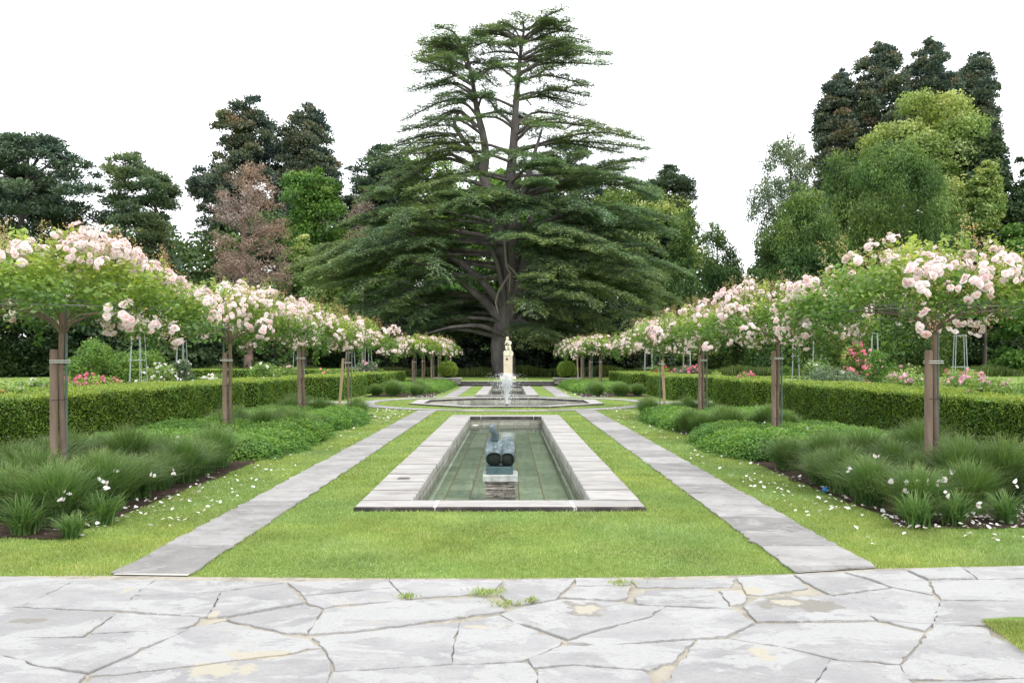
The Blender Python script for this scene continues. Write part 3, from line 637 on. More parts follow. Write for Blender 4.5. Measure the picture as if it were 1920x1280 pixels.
def skin_body(name, mat, parent, joints, bones, root_i, z0):
    me = bpy.data.meshes.new(name); me.from_pydata([j[0] for j in joints], bones, []); me.materials.append(mat)
    o = bpy.data.objects.new(name, me); COL.objects.link(o); o.parent = parent; o.location = (0, 0, z0)
    md = o.modifiers.new("skin", 'SKIN'); md.use_smooth_shade = True
    for i, j in enumerate(joints):
        sv = me.skin_vertices[0].data[i]; r_ = j[1]; sv.radius = (r_ * 1.12, r_ * 1.12) if not isinstance(r_, tuple) else r_
        sv.use_root = (i == root_i)
    sb = o.modifiers.new("sub", 'SUBSURF'); sb.levels = 2; sb.render_levels = 2
    return o
J = [((.03, .12, .10), .15), ((.05, .13, .30), .125), ((.07, .06, .50), .14), ((.05, -.04, .66), .10), ((.0, -.09, .745), .055),   # pelvis waist chest upper-chest neck
     ((-.04, -.14, .83), .085), ((-.05, -.17, .92), .095), ((-.045, -.16, .98), .06),                                             # jaw skull crown
     ((-.13, -.03, .66), .07), ((-.22, -.22, .46), .052), ((-.17, -.33, .64), .036), ((-.12, -.30, .74), .034),                    # left arm
     ((.21, -.03, .64), .07), ((.17, -.24, .44), .052), ((.0, -.32, .60), .036), ((-.05, -.29, .70), .034),                       # right arm
     ((-.09, .02, .09), .12), ((-.14, -.30, .36), .075), ((-.12, -.33, .12), .06), ((-.10, -.30, -.02), .035), ((-.11, -.42, -.03), .03),
     ((.15, .0, .09), .12), ((.13, -.32, .36), .075), ((.20, -.36, .02), .058), ((.20, -.35, -.24), .036), ((.19, -.44, -.30), .03)]
Bn = [(0, 1), (1, 2), (2, 3), (3, 4), (4, 5), (5, 6), (6, 7), (3, 8), (8, 9), (9, 10), (10, 11), (3, 12), (12, 13), (13, 14), (14, 15), (0, 16), (16, 17), (17, 18), (18, 19), (19, 20), (0, 21), (21, 22), (22, 23), (23, 24), (24, 25)]
for wi, dx in ((11, -1), (15, 1)):              # five fingers on each hand, resting against the face
    bx, by, bz = J[wi][0]
    for q in range(4):
        o_ = (q - 1.5) * .016
        J.append(((bx + o_, by - .005, bz + .04), .011)); J.append(((bx + o_ * 1.1, by + .02, bz + .075 - abs(q - 1.4) * .006), .009)); Bn += [(wi, len(J) - 2), (len(J) - 2, len(J) - 1)]
    J.append(((bx - dx * .03, by + .02, bz + .02), .011)); J.append(((bx - dx * .035, by + .04, bz + .04), .009)); Bn += [(wi, len(J) - 2), (len(J) - 2, len(J) - 1)]
body = skin_body("figure_body", M['ivory'], st_root, J, Bn, 0, 2.12)
hr = MB()
hr.tube([(-.05, -.10, .80), (-.05, -.10, .88), (-.05, -.12, .96), (-.045, -.15, 1.02), (-.045, -.16, 1.035)], [.06, .10, .108, .08, .02], 12, rough=.03)
ho = hr.build("hair", M['ivory'], st_root); ho.location = (0, 0, 2.12)

# bronze sculpture on its pier in the pool
BY = 10.85
b_root = tag(empty("bronze_sculpture", (gnd(938, 934, -.17)[0], BY + .2, 0)), "abstract blue-green bronze of hollow rounded bodies with leaning neck, on a pier in the pool", "sculpture")
s = MB()
for r_ in range(9):
    x = -.195 + rng.normal(0, .004)
    zz = -.30 + r_ * .0367
    while x < .19:
        d = min(rng.uniform(.10, .32), .197 - x); s.box((x + d / 2, rng.normal(0, .005), zz + .018), (d - .004, .37, .033), 0, rng.random(), jit=.005); x += d
s.build("stone_pier", M['drystone'], b_root)
s = MB(); s.bevbox((0, 0, .075), (.46, .44, .085), .012); s.build("cap_slab", M['granite'], b_root)
s = MB(); s.bevbox((-.012, 0, .118 + .05), (.355, .36, .10), .006); s.build("base_block", M['slatebase'], b_root)
def horn(name, cx, w_top, w_mid, w_mouth, ztop, zm, lean, seed):
    "a closed shoulder that runs forward and down and opens in a round hollow mouth"
    r_ = np.random.default_rng(seed); n = 40; a = np.linspace(0, 2 * np.pi, n, endpoint=False); rings = []
    # (y, z, half width, half height, tilt)
    sec = [(.13, ztop - .035, .02, .012, 1.2), (.12, ztop - .02, w_top * .55, .030, 1.1), (.10, ztop - .045, w_top * .85, .055, 1.0), (.06, ztop - .095, w_top, .080, .9),
           (.0, ztop - .165, w_mid, .098, .62), (-.06, zm + .035, w_mid * 1.03, .108, .25), (-.108, zm + .008, w_mouth * 1.04, .105, -.08), (-.135, zm, w_mouth, .099, -.32),
           (-.136, zm - .006, w_mouth * .91, .089, -.32), (-.112, zm - .010, w_mouth * .87, .084, -.28), (-.124, zm - .022, w_mouth * .74, .068, -.2), (-.136, zm - .030, w_mouth * .45, .042, -.2), (-.139, zm - .032, .004, .004, -.2)]
    for (y, z, hw, hh, tl) in sec:
        e = .8
        X = np.sign(np.cos(a)) * np.abs(np.cos(a)) ** e * hw; Zl = np.sign(np.sin(a)) * np.abs(np.sin(a)) ** e * hh
        rings.append(np.stack([cx + lean * (z - zm) + X, y + Zl * math.sin(tl) * .9, z + Zl * math.cos(tl)], 1))
    V = np.concatenate(rings); f = [(i * n + k, i * n + (k + 1) % n, (i + 1) * n + (k + 1) % n, (i + 1) * n + k) for i in range(len(sec) - 1) for k in range(n)]
    k8 = 8
    mb = MB(); mb.add(V, [q for q in f[:k8 * n]], 0, .5, True); mb.add(V, f[k8 * n:], 1, .5, True)
    mb.tube([(cx, .02, zm - .10), (cx, .02, zm - .085), (cx, .025, zm - .04), (cx, .03, zm + .02), (cx, .04, zm + .09), (cx, .06, zm + .15), (cx, .07, zm + .2)], [.03, .085, .108, .112, .10, .08, .03], 20, 0)
    o = mb.build(name, [M['bronze'], M['darkbronze']], b_root)
    return o
zb = .218
horn("torso", -.085, .100, .120, .109, zb + .385, zb + .105, -.03, 1)
horn("thighs", .093, .088, .100, .092, zb + .375, zb + .098, .03, 2)
nk = MB()
pts = [(-.075, .10, zb + .33), (-.068, .09, zb + .385), (-.085, .08, zb + .425), (-.105, .07, zb + .465), (-.122, .06, zb + .50), (-.132, .045, zb + .525), (-.137, .035, zb + .535)]
nk.tube(pts, [.060, .052, .046, .047, .050, .040, .014], 18); nk.build("neck", M['bronze'], b_root)
seam = MB(); seam.tube([(-.085, -.0, zb + .29), (-.085, -.10, zb + .225)], .0025, 5); seam.tube([(.10, .0, zb + .28), (.098, -.09, zb + .215)], .0025, 5); seam.build("seam_line", M['darkbronze'], b_root)

# floating white petal by the pool's far wall
tmp = MB(); a = np.linspace(0, 2 * np.pi, 12, endpoint=False); c0 = (gnd(897, 787, -.17))
tmp.add(np.vstack([np.stack([c0[0] + .09 * np.cos(a), 22.9 + .12 * np.sin(a), np.full(12, -.155)], 1), [[c0[0], 22.9, -.14]]]), [(k, (k + 1) % 12, 12) for k in range(12)], 0, .9)
tag(tmp.build("floating_flower", M['fallen']), "small white flower head floating at the far left end of the near pool", "flower")

# ================================================================ vegetation
def in_beds(x, y):
    m = np.zeros(x.shape, bool)
    for (x0, x1, y0, y1) in BEDS: m |= (x > x0) & (x < x1) & (y > y0) & (y < y1)
    return m
def on_stone(x, y, e=0.0):
    m = (y < lawn_edge(x) + e)
    for P in (POOL, FAR): m |= (x > P['x0'] - e) & (x < P['x1'] + e) & (y > P['y0'] - e) & (y < P['y1'] + e)
    for (a, b_) in (PL, PR): m |= (x > a - e) & (x < b_ + e) & ((y < 27) | (y > 37.3)) & (y < STEP_Y)
    r_ = np.hypot(x - FC[0], y - FC[1]); m |= (r_ > RI - e) & (r_ < RO + e); m |= (r_ < FR + .1)
    m |= (np.abs(y - FC[1]) < .78) & (np.abs(x) > 5.5)
    return m

def lawn_blades():
    mb = MB(); Ps = []
    for (y0, y1, dens) in ((6.0, 8.5, 5200), (8.5, 11, 3400), (11, 15, 1900), (15, 20, 950), (20, 29, 420), (29, 38, 200)):
        n = int(dens * 2 * 9 * (y1 - y0)); x = rng.uniform(-9, 9, n); y = rng.uniform(y0, y1, n)
        eg = np.sin(x * 9 + 2 * np.sin(y * 5)) * np.sin(y * 8 + x * 3) + .7 * np.sin(x * 23 + y * 17)
        ok = (np.abs(x + .05) < .66 * y + 1.6) & ~on_stone(x, y, -.012 - .03 * np.clip(eg, 0, 1.2)) & ~in_beds(x, y) & (np.abs(x) < 7.8)
        x, y = x[ok], y[ok]; s_ = np.full(len(x), (y0 + y1) / 2)
        Ps.append(np.stack([x, y, s_], 1))
    P = np.concatenate(Ps); n = len(P)
    # patchiness: tufts grow taller in some places
    pn = np.sin(P[:, 0] * 3.1 + np.sin(P[:, 1] * 2.3) * 1.3) * np.sin(P[:, 1] * 2.7 + 1) + .6 * np.sin(P[:, 0] * 11 + P[:, 1] * 5) * np.sin(P[:, 1] * 13)
    pn = pn * .4
    for sc_, am in ((.5, .35), (1.3, .4), (3.5, .4), (8, .35)):
        for q in range(3):
            a_ = rng.random() * 6.283; pn = pn + am * np.sin(sc_ * 2.2 * (P[:, 0] * math.cos(a_) + P[:, 1] * math.sin(a_)) + rng.random() * 6 + 1.3 * np.sin(sc_ * (P[:, 1] * 1.7 - P[:, 0])))
    pn = np.clip(pn, -1.6, 1.6)
    h = rng.uniform(.012, .034, n) * (1 + .22 * pn); w = .0016 * np.maximum(P[:, 2], 6) / 3.6 * rng.uniform(.8, 1.3, n)
    a = rng.random(n) * 6.283; ln = rng.uniform(.2, 1.0, n) * h
    b_ = np.stack([P[:, 0], P[:, 1], np.full(n, -.002)], 1); sd_ = np.stack([np.cos(a), np.sin(a), 0 * a], 1) * w[:, None]
    a2 = rng.random(n) * 6.283; tip = b_ + np.stack([np.cos(a2) * ln, np.sin(a2) * ln, h], 1)
    V = np.stack([b_ - sd_, b_ + sd_, tip], 1).reshape(-1, 3)
    r_ = np.clip(.38 + .13 * pn + rng.normal(0, .17, n), 0, 1); r_ = np.where(rng.random(n) < .06, .95, r_)
    mb.add(V, np.arange(3 * n).reshape(n, 3), 0, np.repeat(r_, 3))
    # clover leaflets low in the turf
    m = 26000; x = rng.uniform(-8, 8, m); y = 6.1 + 12 * rng.random(m) ** 1.5; cl = np.sin(x * 2.1 + 1.5) * np.sin(y * 1.7) + np.sin(x * 5 + y * 3) * .5
    ok = ~on_stone(x, y, -.01) & ~in_beds(x, y) & (cl > .1); x, y = x[ok], y[ok]; m = len(x)
    mb.leaves(np.stack([x, y, rng.uniform(.012, .028, m)], 1), norm(np.stack([rng.normal(size=m), rng.normal(size=m), rng.normal(0, .2, m)], 1)),
              norm(np.stack([rng.normal(0, .3, m), rng.normal(0, .3, m), np.ones(m)], 1)), .016, .013, rng.uniform(.2, .6, m))
    # small lawn corner, bottom right
    m = 2600; u = rng.uniform(1835, 1925, m); v = rng.uniform(1166, 1225, m); k_ = (v - 1166) / 60 < (u - 1838) / 82
    gg = np.array([gnd(a_, b2, .03) for a_, b2 in zip(u[k_], v[k_])]); m = len(gg)
    mb.leaves(np.stack([gg[:, 0], gg[:, 1], np.full(m, .042)], 1), norm(np.stack([rng.normal(0, .4, m), rng.normal(0, .4, m), np.ones(m)], 1)), norm(rng.normal(size=(m, 3))), .03, .004, rng.uniform(.1, .9, m))
    tag(mb.build("lawn_grass", M['blade']), "short mown lawn grass around the pools and paths", "grass", kind="stuff")
lawn_blades()
def joint_tufts():
    for (u, v, n, r_, lab) in ((912, 1113, 90, .055, "largest green grass tuft in a paving joint below the lawn edge"), (762, 1121, 40, .03, "small grass tuft in the paving joint left of the largest tuft"),
                          (947, 1134, 40, .05, "flat strip of grass in the joint just right of the largest tuft"), (997, 1128, 30, .022, "tiny grass tuft in the paving right of the flat strip"), (1163, 1095, 34, .06, "low dry grass tuft in the joint near the lawn edge, rightmost")):
        mb = MB(); x, y = gnd(u, v, .02); m = n * 3
        P = np.stack([x + rng.normal(0, r_, m), y + rng.normal(0, r_ * .6, m), .02 + rng.uniform(.004, .03, m)], 1)
        mb.leaves(P, norm(np.stack([rng.normal(0, .7, m), rng.normal(0, .7, m), np.ones(m)], 1)), norm(rng.normal(size=(m, 3))), rng.uniform(.025, .05, m), .006, rng.uniform(.1, 1, m))
        tag(mb.build("grass_tuft", M['blade']), lab, "grass tuft", "grass tufts in the paving joints", "thing")
joint_tufts()
mb = MB()                                        # tall meadow grass under the trees
n = 60000; x = rng.uniform(-45, 45, n); y = 71.5 + rng.random(n) * 4; h = rng.uniform(.35, .95, n) * (1 + .25 * np.sin(x * 1.3) * np.sin(x * .37 + 1))
mb.leaves(np.stack([x, y, .3 + h / 2], 1), norm(np.stack([rng.normal(0, .2, n), rng.normal(0, .2, n), np.ones(n)], 1)), norm(rng.normal(size=(n, 3))), h, .07, rng.random(n))
tag(mb.build("tall_grass", M['meadow']), "strip of tall unmown grass behind the statue below the dark trees", "grass", kind="stuff")

# ---- fallen petals
def fallen():
    mb = MB(); P = []
    def band(x0, x1, y0, y1, n): P.extend(zip(rng.uniform(x0, x1, n), rng.uniform(y0, y1, n)))
    band(-4.2, -3.1, 7.8, 12.0, 110); band(-4.3, -3.8, 7.4, 9.5, 40); band(-3.9, -3.2, 12, 24, 60); band(3.0, 4.0, 8.4, 11.6, 110); band(3.7, 5.6, 7.75, 8.5, 130); band(4.6, 5.8, 8.0, 9.2, 80)
    band(2.9, 3.9, 11.6, 24, 80); band(3.0, 5.4, 7.0, 8.0, 16); band(-4.6, -3.2, 36.5, 45, 130); band(2.9, 5.0, 36.5, 45, 130); band(-4.4, -3.1, 22, 28, 70); band(3.2, 5, 22, 28, 60)
    P = np.array(P); n = len(P); a = rng.random(n) * 6.283; sz = rng.uniform(.012, .029, n) * np.where(P[:, 1] > 20, 1.3, 1)
    z = np.where(in_beds(P[:, 0], P[:, 1]), .03, .036) + rng.uniform(0, .012, n); C_ = np.stack([P[:, 0], P[:, 1], z], 1)
    A = np.stack([np.cos(a), np.sin(a), rng.normal(0, .25, n)], 1); B = np.stack([-np.sin(a), np.cos(a), rng.normal(0, .35, n)], 1); up = np.array([0, 0, 1.0])
    V = np.empty((n, 6, 3)); s_ = sz[:, None]
    V[:, 0] = C_ - A * s_; V[:, 1] = C_ - A * s_ * .2 + B * s_ * .8 + up * s_ * .35; V[:, 2] = C_ + A * s_ * .9 + up * s_ * .3; V[:, 3] = C_ - A * s_ * .2 - B * s_ * .8 + up * s_ * .35
    V[:, 4] = C_ + A * s_ * .7 + B * s_ * .7 + up * s_ * .4; V[:, 5] = C_ + A * s_ * .7 - B * s_ * .7 + up * s_ * .4
    b_ = np.arange(n)[:, None] * 6
    F_ = np.concatenate([b_ + [0, 1, 4, 2], b_ + [0, 2, 5, 3]])
    mb.add(V.reshape(-1, 3), F_, 0, np.repeat(rng.random(n), 6))
    tag(mb.build("fallen_petals", M['fallen']), "white rose petals scattered on the lawn beside the planting beds", "petals", kind="stuff")
fallen()

# ---- clipped hedges
def hedge(x0, x1, y0, y1, h, lab, dens=1300, leaf=.045, z0=0.0):
    mb = MB(); b_ = MB(); e = .05
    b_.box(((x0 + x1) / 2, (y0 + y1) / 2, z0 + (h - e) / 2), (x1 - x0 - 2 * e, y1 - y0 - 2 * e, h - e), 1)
    inner = 1 if abs(x0) < abs(x1) else -1
    faces = []
    Lx, Ly = x1 - x0, y1 - y0
    fx = x0 if abs(x0) < abs(x1) else x1
    def scatter(n, kind):
        t, q = rng.random(n), rng.random(n); nn = np.zeros((n, 3))
        if kind == 'top': P = np.stack([x0 + Lx * t, y0 + Ly * q, np.full(n, z0 + h)], 1); nn[:, 2] = 1
        elif kind == 'in': P = np.stack([np.full(n, fx), y0 + Ly * t, z0 + .02 + (h - .02) * q], 1); nn[:, 0] = -1 if fx == x0 else 1
        elif kind == 'front': P = np.stack([x0 + Lx * t, np.full(n, y0), z0 + .02 + (h - .02) * q], 1); nn[:, 1] = -1
        elif kind == 'back': P = np.stack([x0 + Lx * t, np.full(n, y1), z0 + .02 + (h - .02) * q], 1); nn[:, 1] = 1
        else: P = np.stack([np.full(n, x1 if fx == x0 else x0), y0 + Ly * t, z0 + .02 + (h - .02) * q], 1); nn[:, 0] = 1 if fx == x0 else -1
        bump = .022 * np.sin(P[:, 1] * 5 + P[:, 2] * 7) * np.sin(P[:, 0] * 6 + P[:, 2] * 5 + 1) + .02 * np.sin(P[:, 1] * 1.7 + P[:, 0])
        P = P + nn * (bump - rng.random(n) ** 2 * .07 + .01)[:, None]
        # soft upper edges
        if kind in ('in', 'front'): P = P - nn * (np.maximum(0, (P[:, 2] - z0) / h - .9) * .5)[:, None]
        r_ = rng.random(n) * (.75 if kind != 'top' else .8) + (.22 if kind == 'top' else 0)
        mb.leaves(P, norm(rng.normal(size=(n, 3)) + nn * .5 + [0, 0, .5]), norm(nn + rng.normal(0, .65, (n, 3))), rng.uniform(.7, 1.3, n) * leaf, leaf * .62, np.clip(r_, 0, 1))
    scatter(int(Lx * Ly * dens * .8), 'top'); scatter(int(h * Ly * dens), 'in'); scatter(int(h * Lx * dens), 'front'); scatter(int(h * Lx * dens * .3), 'back'); scatter(int(h * Ly * dens * .3), 'out')
    n = int(Lx * Ly * 130); P = np.stack([rng.uniform(x0, x1, n), rng.uniform(y0, y1, n), z0 + h + rng.uniform(0, .04, n)], 1)   # stray new shoots
    mb.leaves(P, norm(rng.normal(0, .4, (n, 3)) + [0, 0, 1]), norm(rng.normal(size=(n, 3))), .07, .02, rng.uniform(.7, 1, n))
    V, f, mt = b_.v[0], b_.f[0][0], 1
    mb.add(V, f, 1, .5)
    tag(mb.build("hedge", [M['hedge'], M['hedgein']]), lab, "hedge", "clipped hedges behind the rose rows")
for sx, sd_ in ((-1, "left"), (1, "right")):
    def hx(a, b_): return (AX + sx * a, AX + sx * b_) if sx > 0 else (AX + sx * b_, AX + sx * a)
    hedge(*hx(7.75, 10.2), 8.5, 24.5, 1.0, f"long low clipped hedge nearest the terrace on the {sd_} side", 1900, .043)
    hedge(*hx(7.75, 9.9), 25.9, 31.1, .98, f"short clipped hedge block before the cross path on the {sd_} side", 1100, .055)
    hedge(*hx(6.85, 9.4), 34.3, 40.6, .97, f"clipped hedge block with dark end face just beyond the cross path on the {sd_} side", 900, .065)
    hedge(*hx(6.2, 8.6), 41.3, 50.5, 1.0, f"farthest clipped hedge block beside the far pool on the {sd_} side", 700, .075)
hedge(-24, -8.9, 51.5, 53.2, 1.1, "far clipped hedge crossing behind the left rose garden", 350, .10)
hedge(9.5, 24, 46.0, 47.2, .75, "low clipped hedge across the right rose garden", 400, .10)
hedge(-30, -13.5, 27.0, 28.0, .62, "low clipped hedge edging the left rose garden beds", 500, .07)

# ---- ornamental grasses and geraniums in the beds
def grass_clump_mesh(seed, H, Rr, n, w):
    r_ = np.random.default_rng(seed); S = 5
    ph = r_.random(n) * 6.283; reach = Rr * r_.random(n) ** .6 * r_.uniform(.7, 1.15, n); h = H * r_.uniform(.55, 1.05, n) * (1 - .28 * (reach / Rr) ** 2)
    base = np.stack([r_.normal(0, Rr * .16, n), r_.normal(0, Rr * .16, n), np.zeros(n)], 1); d = np.stack([np.cos(ph), np.sin(ph), 0 * ph], 1); side = np.stack([-np.sin(ph + r_.normal(0, .6, n)), np.cos(ph), 0 * ph], 1)
    V = np.empty((n, S + 1, 2, 3)); rr = np.empty((n, S + 1, 2)); b0 = r_.random(n) * .62
    for k in range(S + 1):
        t = k / S; c_ = base * .6 + d * (reach * t ** 1.25)[:, None]; c_[:, 2] = h * (1.55 * t - .55 * t ** 2.4 - .10 * (reach / Rr) * t ** 4)
        ww = w * (1 - .85 * t); V[:, k, 0] = c_ - side * ww; V[:, k, 1] = c_ + side * ww; rr[:, k] = (b0 * (1 - t) + (b0 * .5 + .45) * t ** 2 + .1 * t)[:, None]
    idx = np.arange(n)[:, None] * (2 * (S + 1)); F_ = []
    for k in range(S): F_.append(np.concatenate([idx + 2 * k, idx + 2 * k + 1, idx + 2 * k + 3, idx + 2 * k + 2], 1))
    mb = MB(); mb.add(V.reshape(-1, 3), np.concatenate(F_), 0, np.clip(rr, 0, 1).ravel()); return mb
tmpl = []
for sdn, (H, Rr, n) in enumerate(((.66, .62, 1500), (.72, .68, 1650), (.60, .58, 1400), (.34, .34, 300), (.30, .30, 240))):
    o = grass_clump_mesh(50 + sdn, H, Rr, n, .0062 if H > .5 else .007).build("grass_clump", M['orn']); tmpl.append(o)
used = set()
def put(tl, k, x, y, s_, lab, cat, grp, z=0.0):
    o = tl[k]
    if id(o) in used or o.name in used: o = tl[k].copy(); COL.objects.link(o)
    used.add(tl[k].name)
    o.location = (x, y, z); o.rotation_euler = (rng.normal(0, .05), rng.normal(0, .05), rng.random() * 6.28); o.scale = (s_, s_, s_ * rng.uniform(.93, 1.07))
    tag(o, lab, cat, grp, "thing"); return o
ORD = ["first", "second", "third", "fourth", "fifth", "sixth", "seventh", "eighth", "ninth", "tenth", "eleventh", "twelfth", "thirteenth", "fourteenth", "fifteenth", "sixteenth", "seventeenth", "eighteenth", "nineteenth", "twentieth"]
def row_grasses(sx, side):
    rows = {"path": [], "middle": [], "hedge": []}
    for nm, x0 in (("path", 4.22), ("middle", 5.05), ("hedge", 6.0)):
        y = 8.45 if nm == "path" else 8.75
        while y < 12.9: rows[nm].append((x0 + rng.normal(0, .12), y)); y += rng.uniform(.66, .82)
        for yy in (17.9, 18.8): rows[nm].append((x0 + rng.normal(0, .15), yy + rng.normal(0, .1)))
        for yy in (23.4, 24.2): rows[nm].append((x0 - .1 + rng.normal(0, .15), yy + rng.normal(0, .1)))
    for nm, L in rows.items():
        for i, (x, y) in enumerate(L):
            put(tmpl, i % 3, AX + sx * x + (.04 if sx > 0 else -.02), y - (.35 if sx < 0 else 0), rng.uniform(.78, 1.12) * (.92 if nm == 'path' else 1), f"large dark grass clump, {ORD[i]} from the terrace in the {side} bed's {nm} row", "grass clump", "ornamental grass clumps in the beds")
row_grasses(-1, "left"); row_grasses(1, "right")
for (u, v, k, s_, lab) in ((45, 1003, 3, 1.15, "small grass tuft at the soil edge of the left bed, leftmost"), (134, 1010, 4, .95, "small bright grass tuft standing apart on the soil of the left bed"), (190, 985, 3, 1.1, "small grass tuft before the big clumps of the left bed, nearest the path"),
                      (1718, 990, 3, 1.15, "small grass tuft on the soil of the right bed, nearest the path"), (1789, 985, 3, 1.05, "small grass tuft in the middle of three at the front of the right bed"), (1888, 982, 4, 1.15, "small grass tuft among fallen petals at the right edge of the photo")):
    x, y = gnd(u, v); put(tmpl, k, x, y, s_, lab, "grass clump", "small grass tufts at the bed edges")
def mound_mesh(seed, rx, ry, h, n, leaf):
    r_ = np.random.default_rng(seed); d = norm(r_.normal(size=(n, 3))); d[:, 2] = np.abs(d[:, 2])
    bump = 1 + .09 * np.sin(d[:, 0] * 8 + seed) * np.sin(d[:, 1] * 7) + .05 * np.sin(d[:, 0] * 17) * np.sin(d[:, 1] * 19)
    P = d * np.array([rx, ry, h]) * (bump * r_.uniform(.72, 1.06, n))[:, None]
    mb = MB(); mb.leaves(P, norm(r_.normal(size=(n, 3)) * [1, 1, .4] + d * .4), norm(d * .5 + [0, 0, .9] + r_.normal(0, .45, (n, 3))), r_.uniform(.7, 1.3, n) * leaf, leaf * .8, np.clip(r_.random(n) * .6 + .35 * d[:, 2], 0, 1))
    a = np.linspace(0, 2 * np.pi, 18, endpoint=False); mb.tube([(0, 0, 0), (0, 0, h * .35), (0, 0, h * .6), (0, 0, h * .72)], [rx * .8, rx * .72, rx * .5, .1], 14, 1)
    return mb
mt = []
for q in range(3):
    o = mound_mesh(70 + q, .85, .85, .42, 8500, .042).build("geranium_mound", [M['geran'], M['hedgein']]); mt.append(o)
for sx, side in ((-1, "left"), (1, "right")):
    i = 0
    for (y0, y1) in ((13.7, 17.3), (19.4, 23.0)):
        for x0, nm in ((4.45, "path"), (5.6, "middle"), (6.35, "hedge")):
            y = y0 + .2; j = 0
            while y < y1 + .1:
                put(mt, i % 3, AX + sx * (x0 + rng.normal(0, .08)), y, rng.uniform(.88, 1.05), f"green geranium mound, {ORD[j]} along the {nm} row of the {'nearer' if y0 < 15 else 'farther'} patch in the {side} bed", "geranium", "geranium mounds in the beds"); y += rng.uniform(.85, 1.05); i += 1; j += 1
    for (x0, y, k, big, lab) in ((4.2, 38.4, 0, 1, "near"), (5.3, 38.2, 1, 1, "near"), (6.1, 38.6, 2, 1, "near"), (4.3, 40.4, 1, 1, "near"), (5.4, 40.2, 0, 1, "near")):
        put(tmpl, k, AX + sx * x0, y, rng.uniform(1.0, 1.15), f"dark grass clump in the far {side} bed beyond the fountain, {'path side' if x0 < 4.5 else ('hedge side' if x0 > 5.8 else 'middle')}, {'front' if y < 39 else 'second'} rank", "grass clump", "ornamental grass clumps in the beds")
    for j, y in enumerate((42.3, 43.9, 45.6, 47.4, 49.2, 51.0, 52.5)):
        put(mt, j % 3, AX + sx * 4.2, y, 1.15, f"low geranium mound in the far {side} bed, {ORD[j]} from the fountain on the path side", "geranium", "geranium mounds in the beds")
        put(mt, (j + 1) % 3, AX + sx * 5.6, y + .4, 1.2, f"low geranium mound in the far {side} bed, {ORD[j]} from the fountain on the hedge side", "geranium", "geranium mounds in the beds")
# white petals caught in the grasses
mb = MB()
for (u, v, Y) in [(124, 921, 8.0), (111, 936, 7.9), (196, 905, 8.3), (200, 912, 8.2), (214, 884, 8.8), (283, 893, 8.9), (184, 895, 8.5), (326, 886, 9.6), (335, 822, 13), (332, 830, 12.8), (1592, 881, 9.0), (1671, 902, 8.6), (1722, 889, 8.8), (1702, 906, 8.5), (1697, 903, 8.5), (1724, 903, 8.5), (1740, 900, 8.5), (1758, 905, 8.4), (1773, 901, 8.5), (1783, 884, 8.9), (1773, 925, 8.2), (1715, 950, 8.0), (1834, 945, 8.1), (1645, 857, 9.6), (1906, 905, 8.4), (1695, 920, 8.4), (1431, 795, 17), (1352, 805, 16), (1371, 800, 17), (1432, 804, 16), (1465, 803, 15), (1516, 802, 15)]:
    p = at(u, v, Y - .1); n = 3; P = p + rng.normal(0, .018, (n, 3))
    mb.leaves(P, norm(rng.normal(size=(n, 3))), norm(rng.normal(0, .5, (n, 3)) + [0, -1, .4]), .055, .04, rng.random(n))
tag(mb.build("caught_petals", M['fallen']), "white petals caught in the blades of the ornamental grasses", "petals", kind="stuff")
mb = MB(); x, y = gnd(1548, 925); mb.tube([(x, y, .02), (x, y, .04), (x, y, .07), (x, y, .085)], [.03, .042, .035, .012], 10); tag(mb.build("blue_cap", M['blue']), "small round blue plastic cap at the soil edge of the right bed", "cap")
mb = MB(); P = [gnd(1668, 976), gnd(1682, 985), gnd(1700, 990), gnd(1722, 992), gnd(1738, 990)]; mb.tube([(a, b_, .025) for a, b_ in P], .011, 6); tag(mb.build("irrigation_hose", M['wire']), "short black irrigation hose on the soil at the front of the right bed", "hose")

# ---- standard roses
def bloom(mb, c, up, r_, rg, heart=True):
    up = np.array(up) / np.linalg.norm(up); X = norm(np.cross(up, rg.normal(size=3))); Yv = np.cross(up, X)
    tone = rg.random()
    for ring, (k, rad, lift, sc) in enumerate(((6, .62, .10, 1.0), (5, .42, .35, .8), (4, .2, .55, .6))):
        a0 = rg.random() * 6.28
        for q in range(k):
            a = a0 + q * 6.283 / k + rg.normal(0, .12); d = X * math.cos(a) + Yv * math.sin(a); s_ = -X * math.sin(a) + Yv * math.cos(a)
            L, Wd = r_ * .75 * sc, r_ * .5 * sc; b_ = c + up * r_ * .05 * ring; mid = b_ + d * r_ * rad + up * r_ * lift * .6; tip = b_ + d * (r_ * rad + L * .55) + up * r_ * (lift * 1.2 - .08 + rg.normal(0, .08))
            t_ = min(1, max(0, tone * .5 + .25 * rg.random() + (.28 if ring == 0 else 0)))
            V = [b_ - s_ * Wd * .25, b_ + s_ * Wd * .25, mid + s_ * Wd, mid - s_ * Wd, tip + s_ * Wd * .75, tip - s_ * Wd * .75]
            mb.add(V, [(0, 1, 2, 3), (3, 2, 4, 5)], 0, t_)
    if heart and rg.random() < .5:
        for q in range(5):
            a = q * 1.257; d = X * math.cos(a) + Yv * math.sin(a); s_ = -X * math.sin(a) + Yv * math.cos(a); b_ = c + up * r_ * .35
            mb.add([b_, b_ + d * r_ * .18 + s_ * r_ * .1, b_ + d * r_ * .26 + up * r_ * .15, b_ + d * r_ * .18 - s_ * r_ * .1], [(0, 1, 2, 3)], 1, rg.random())
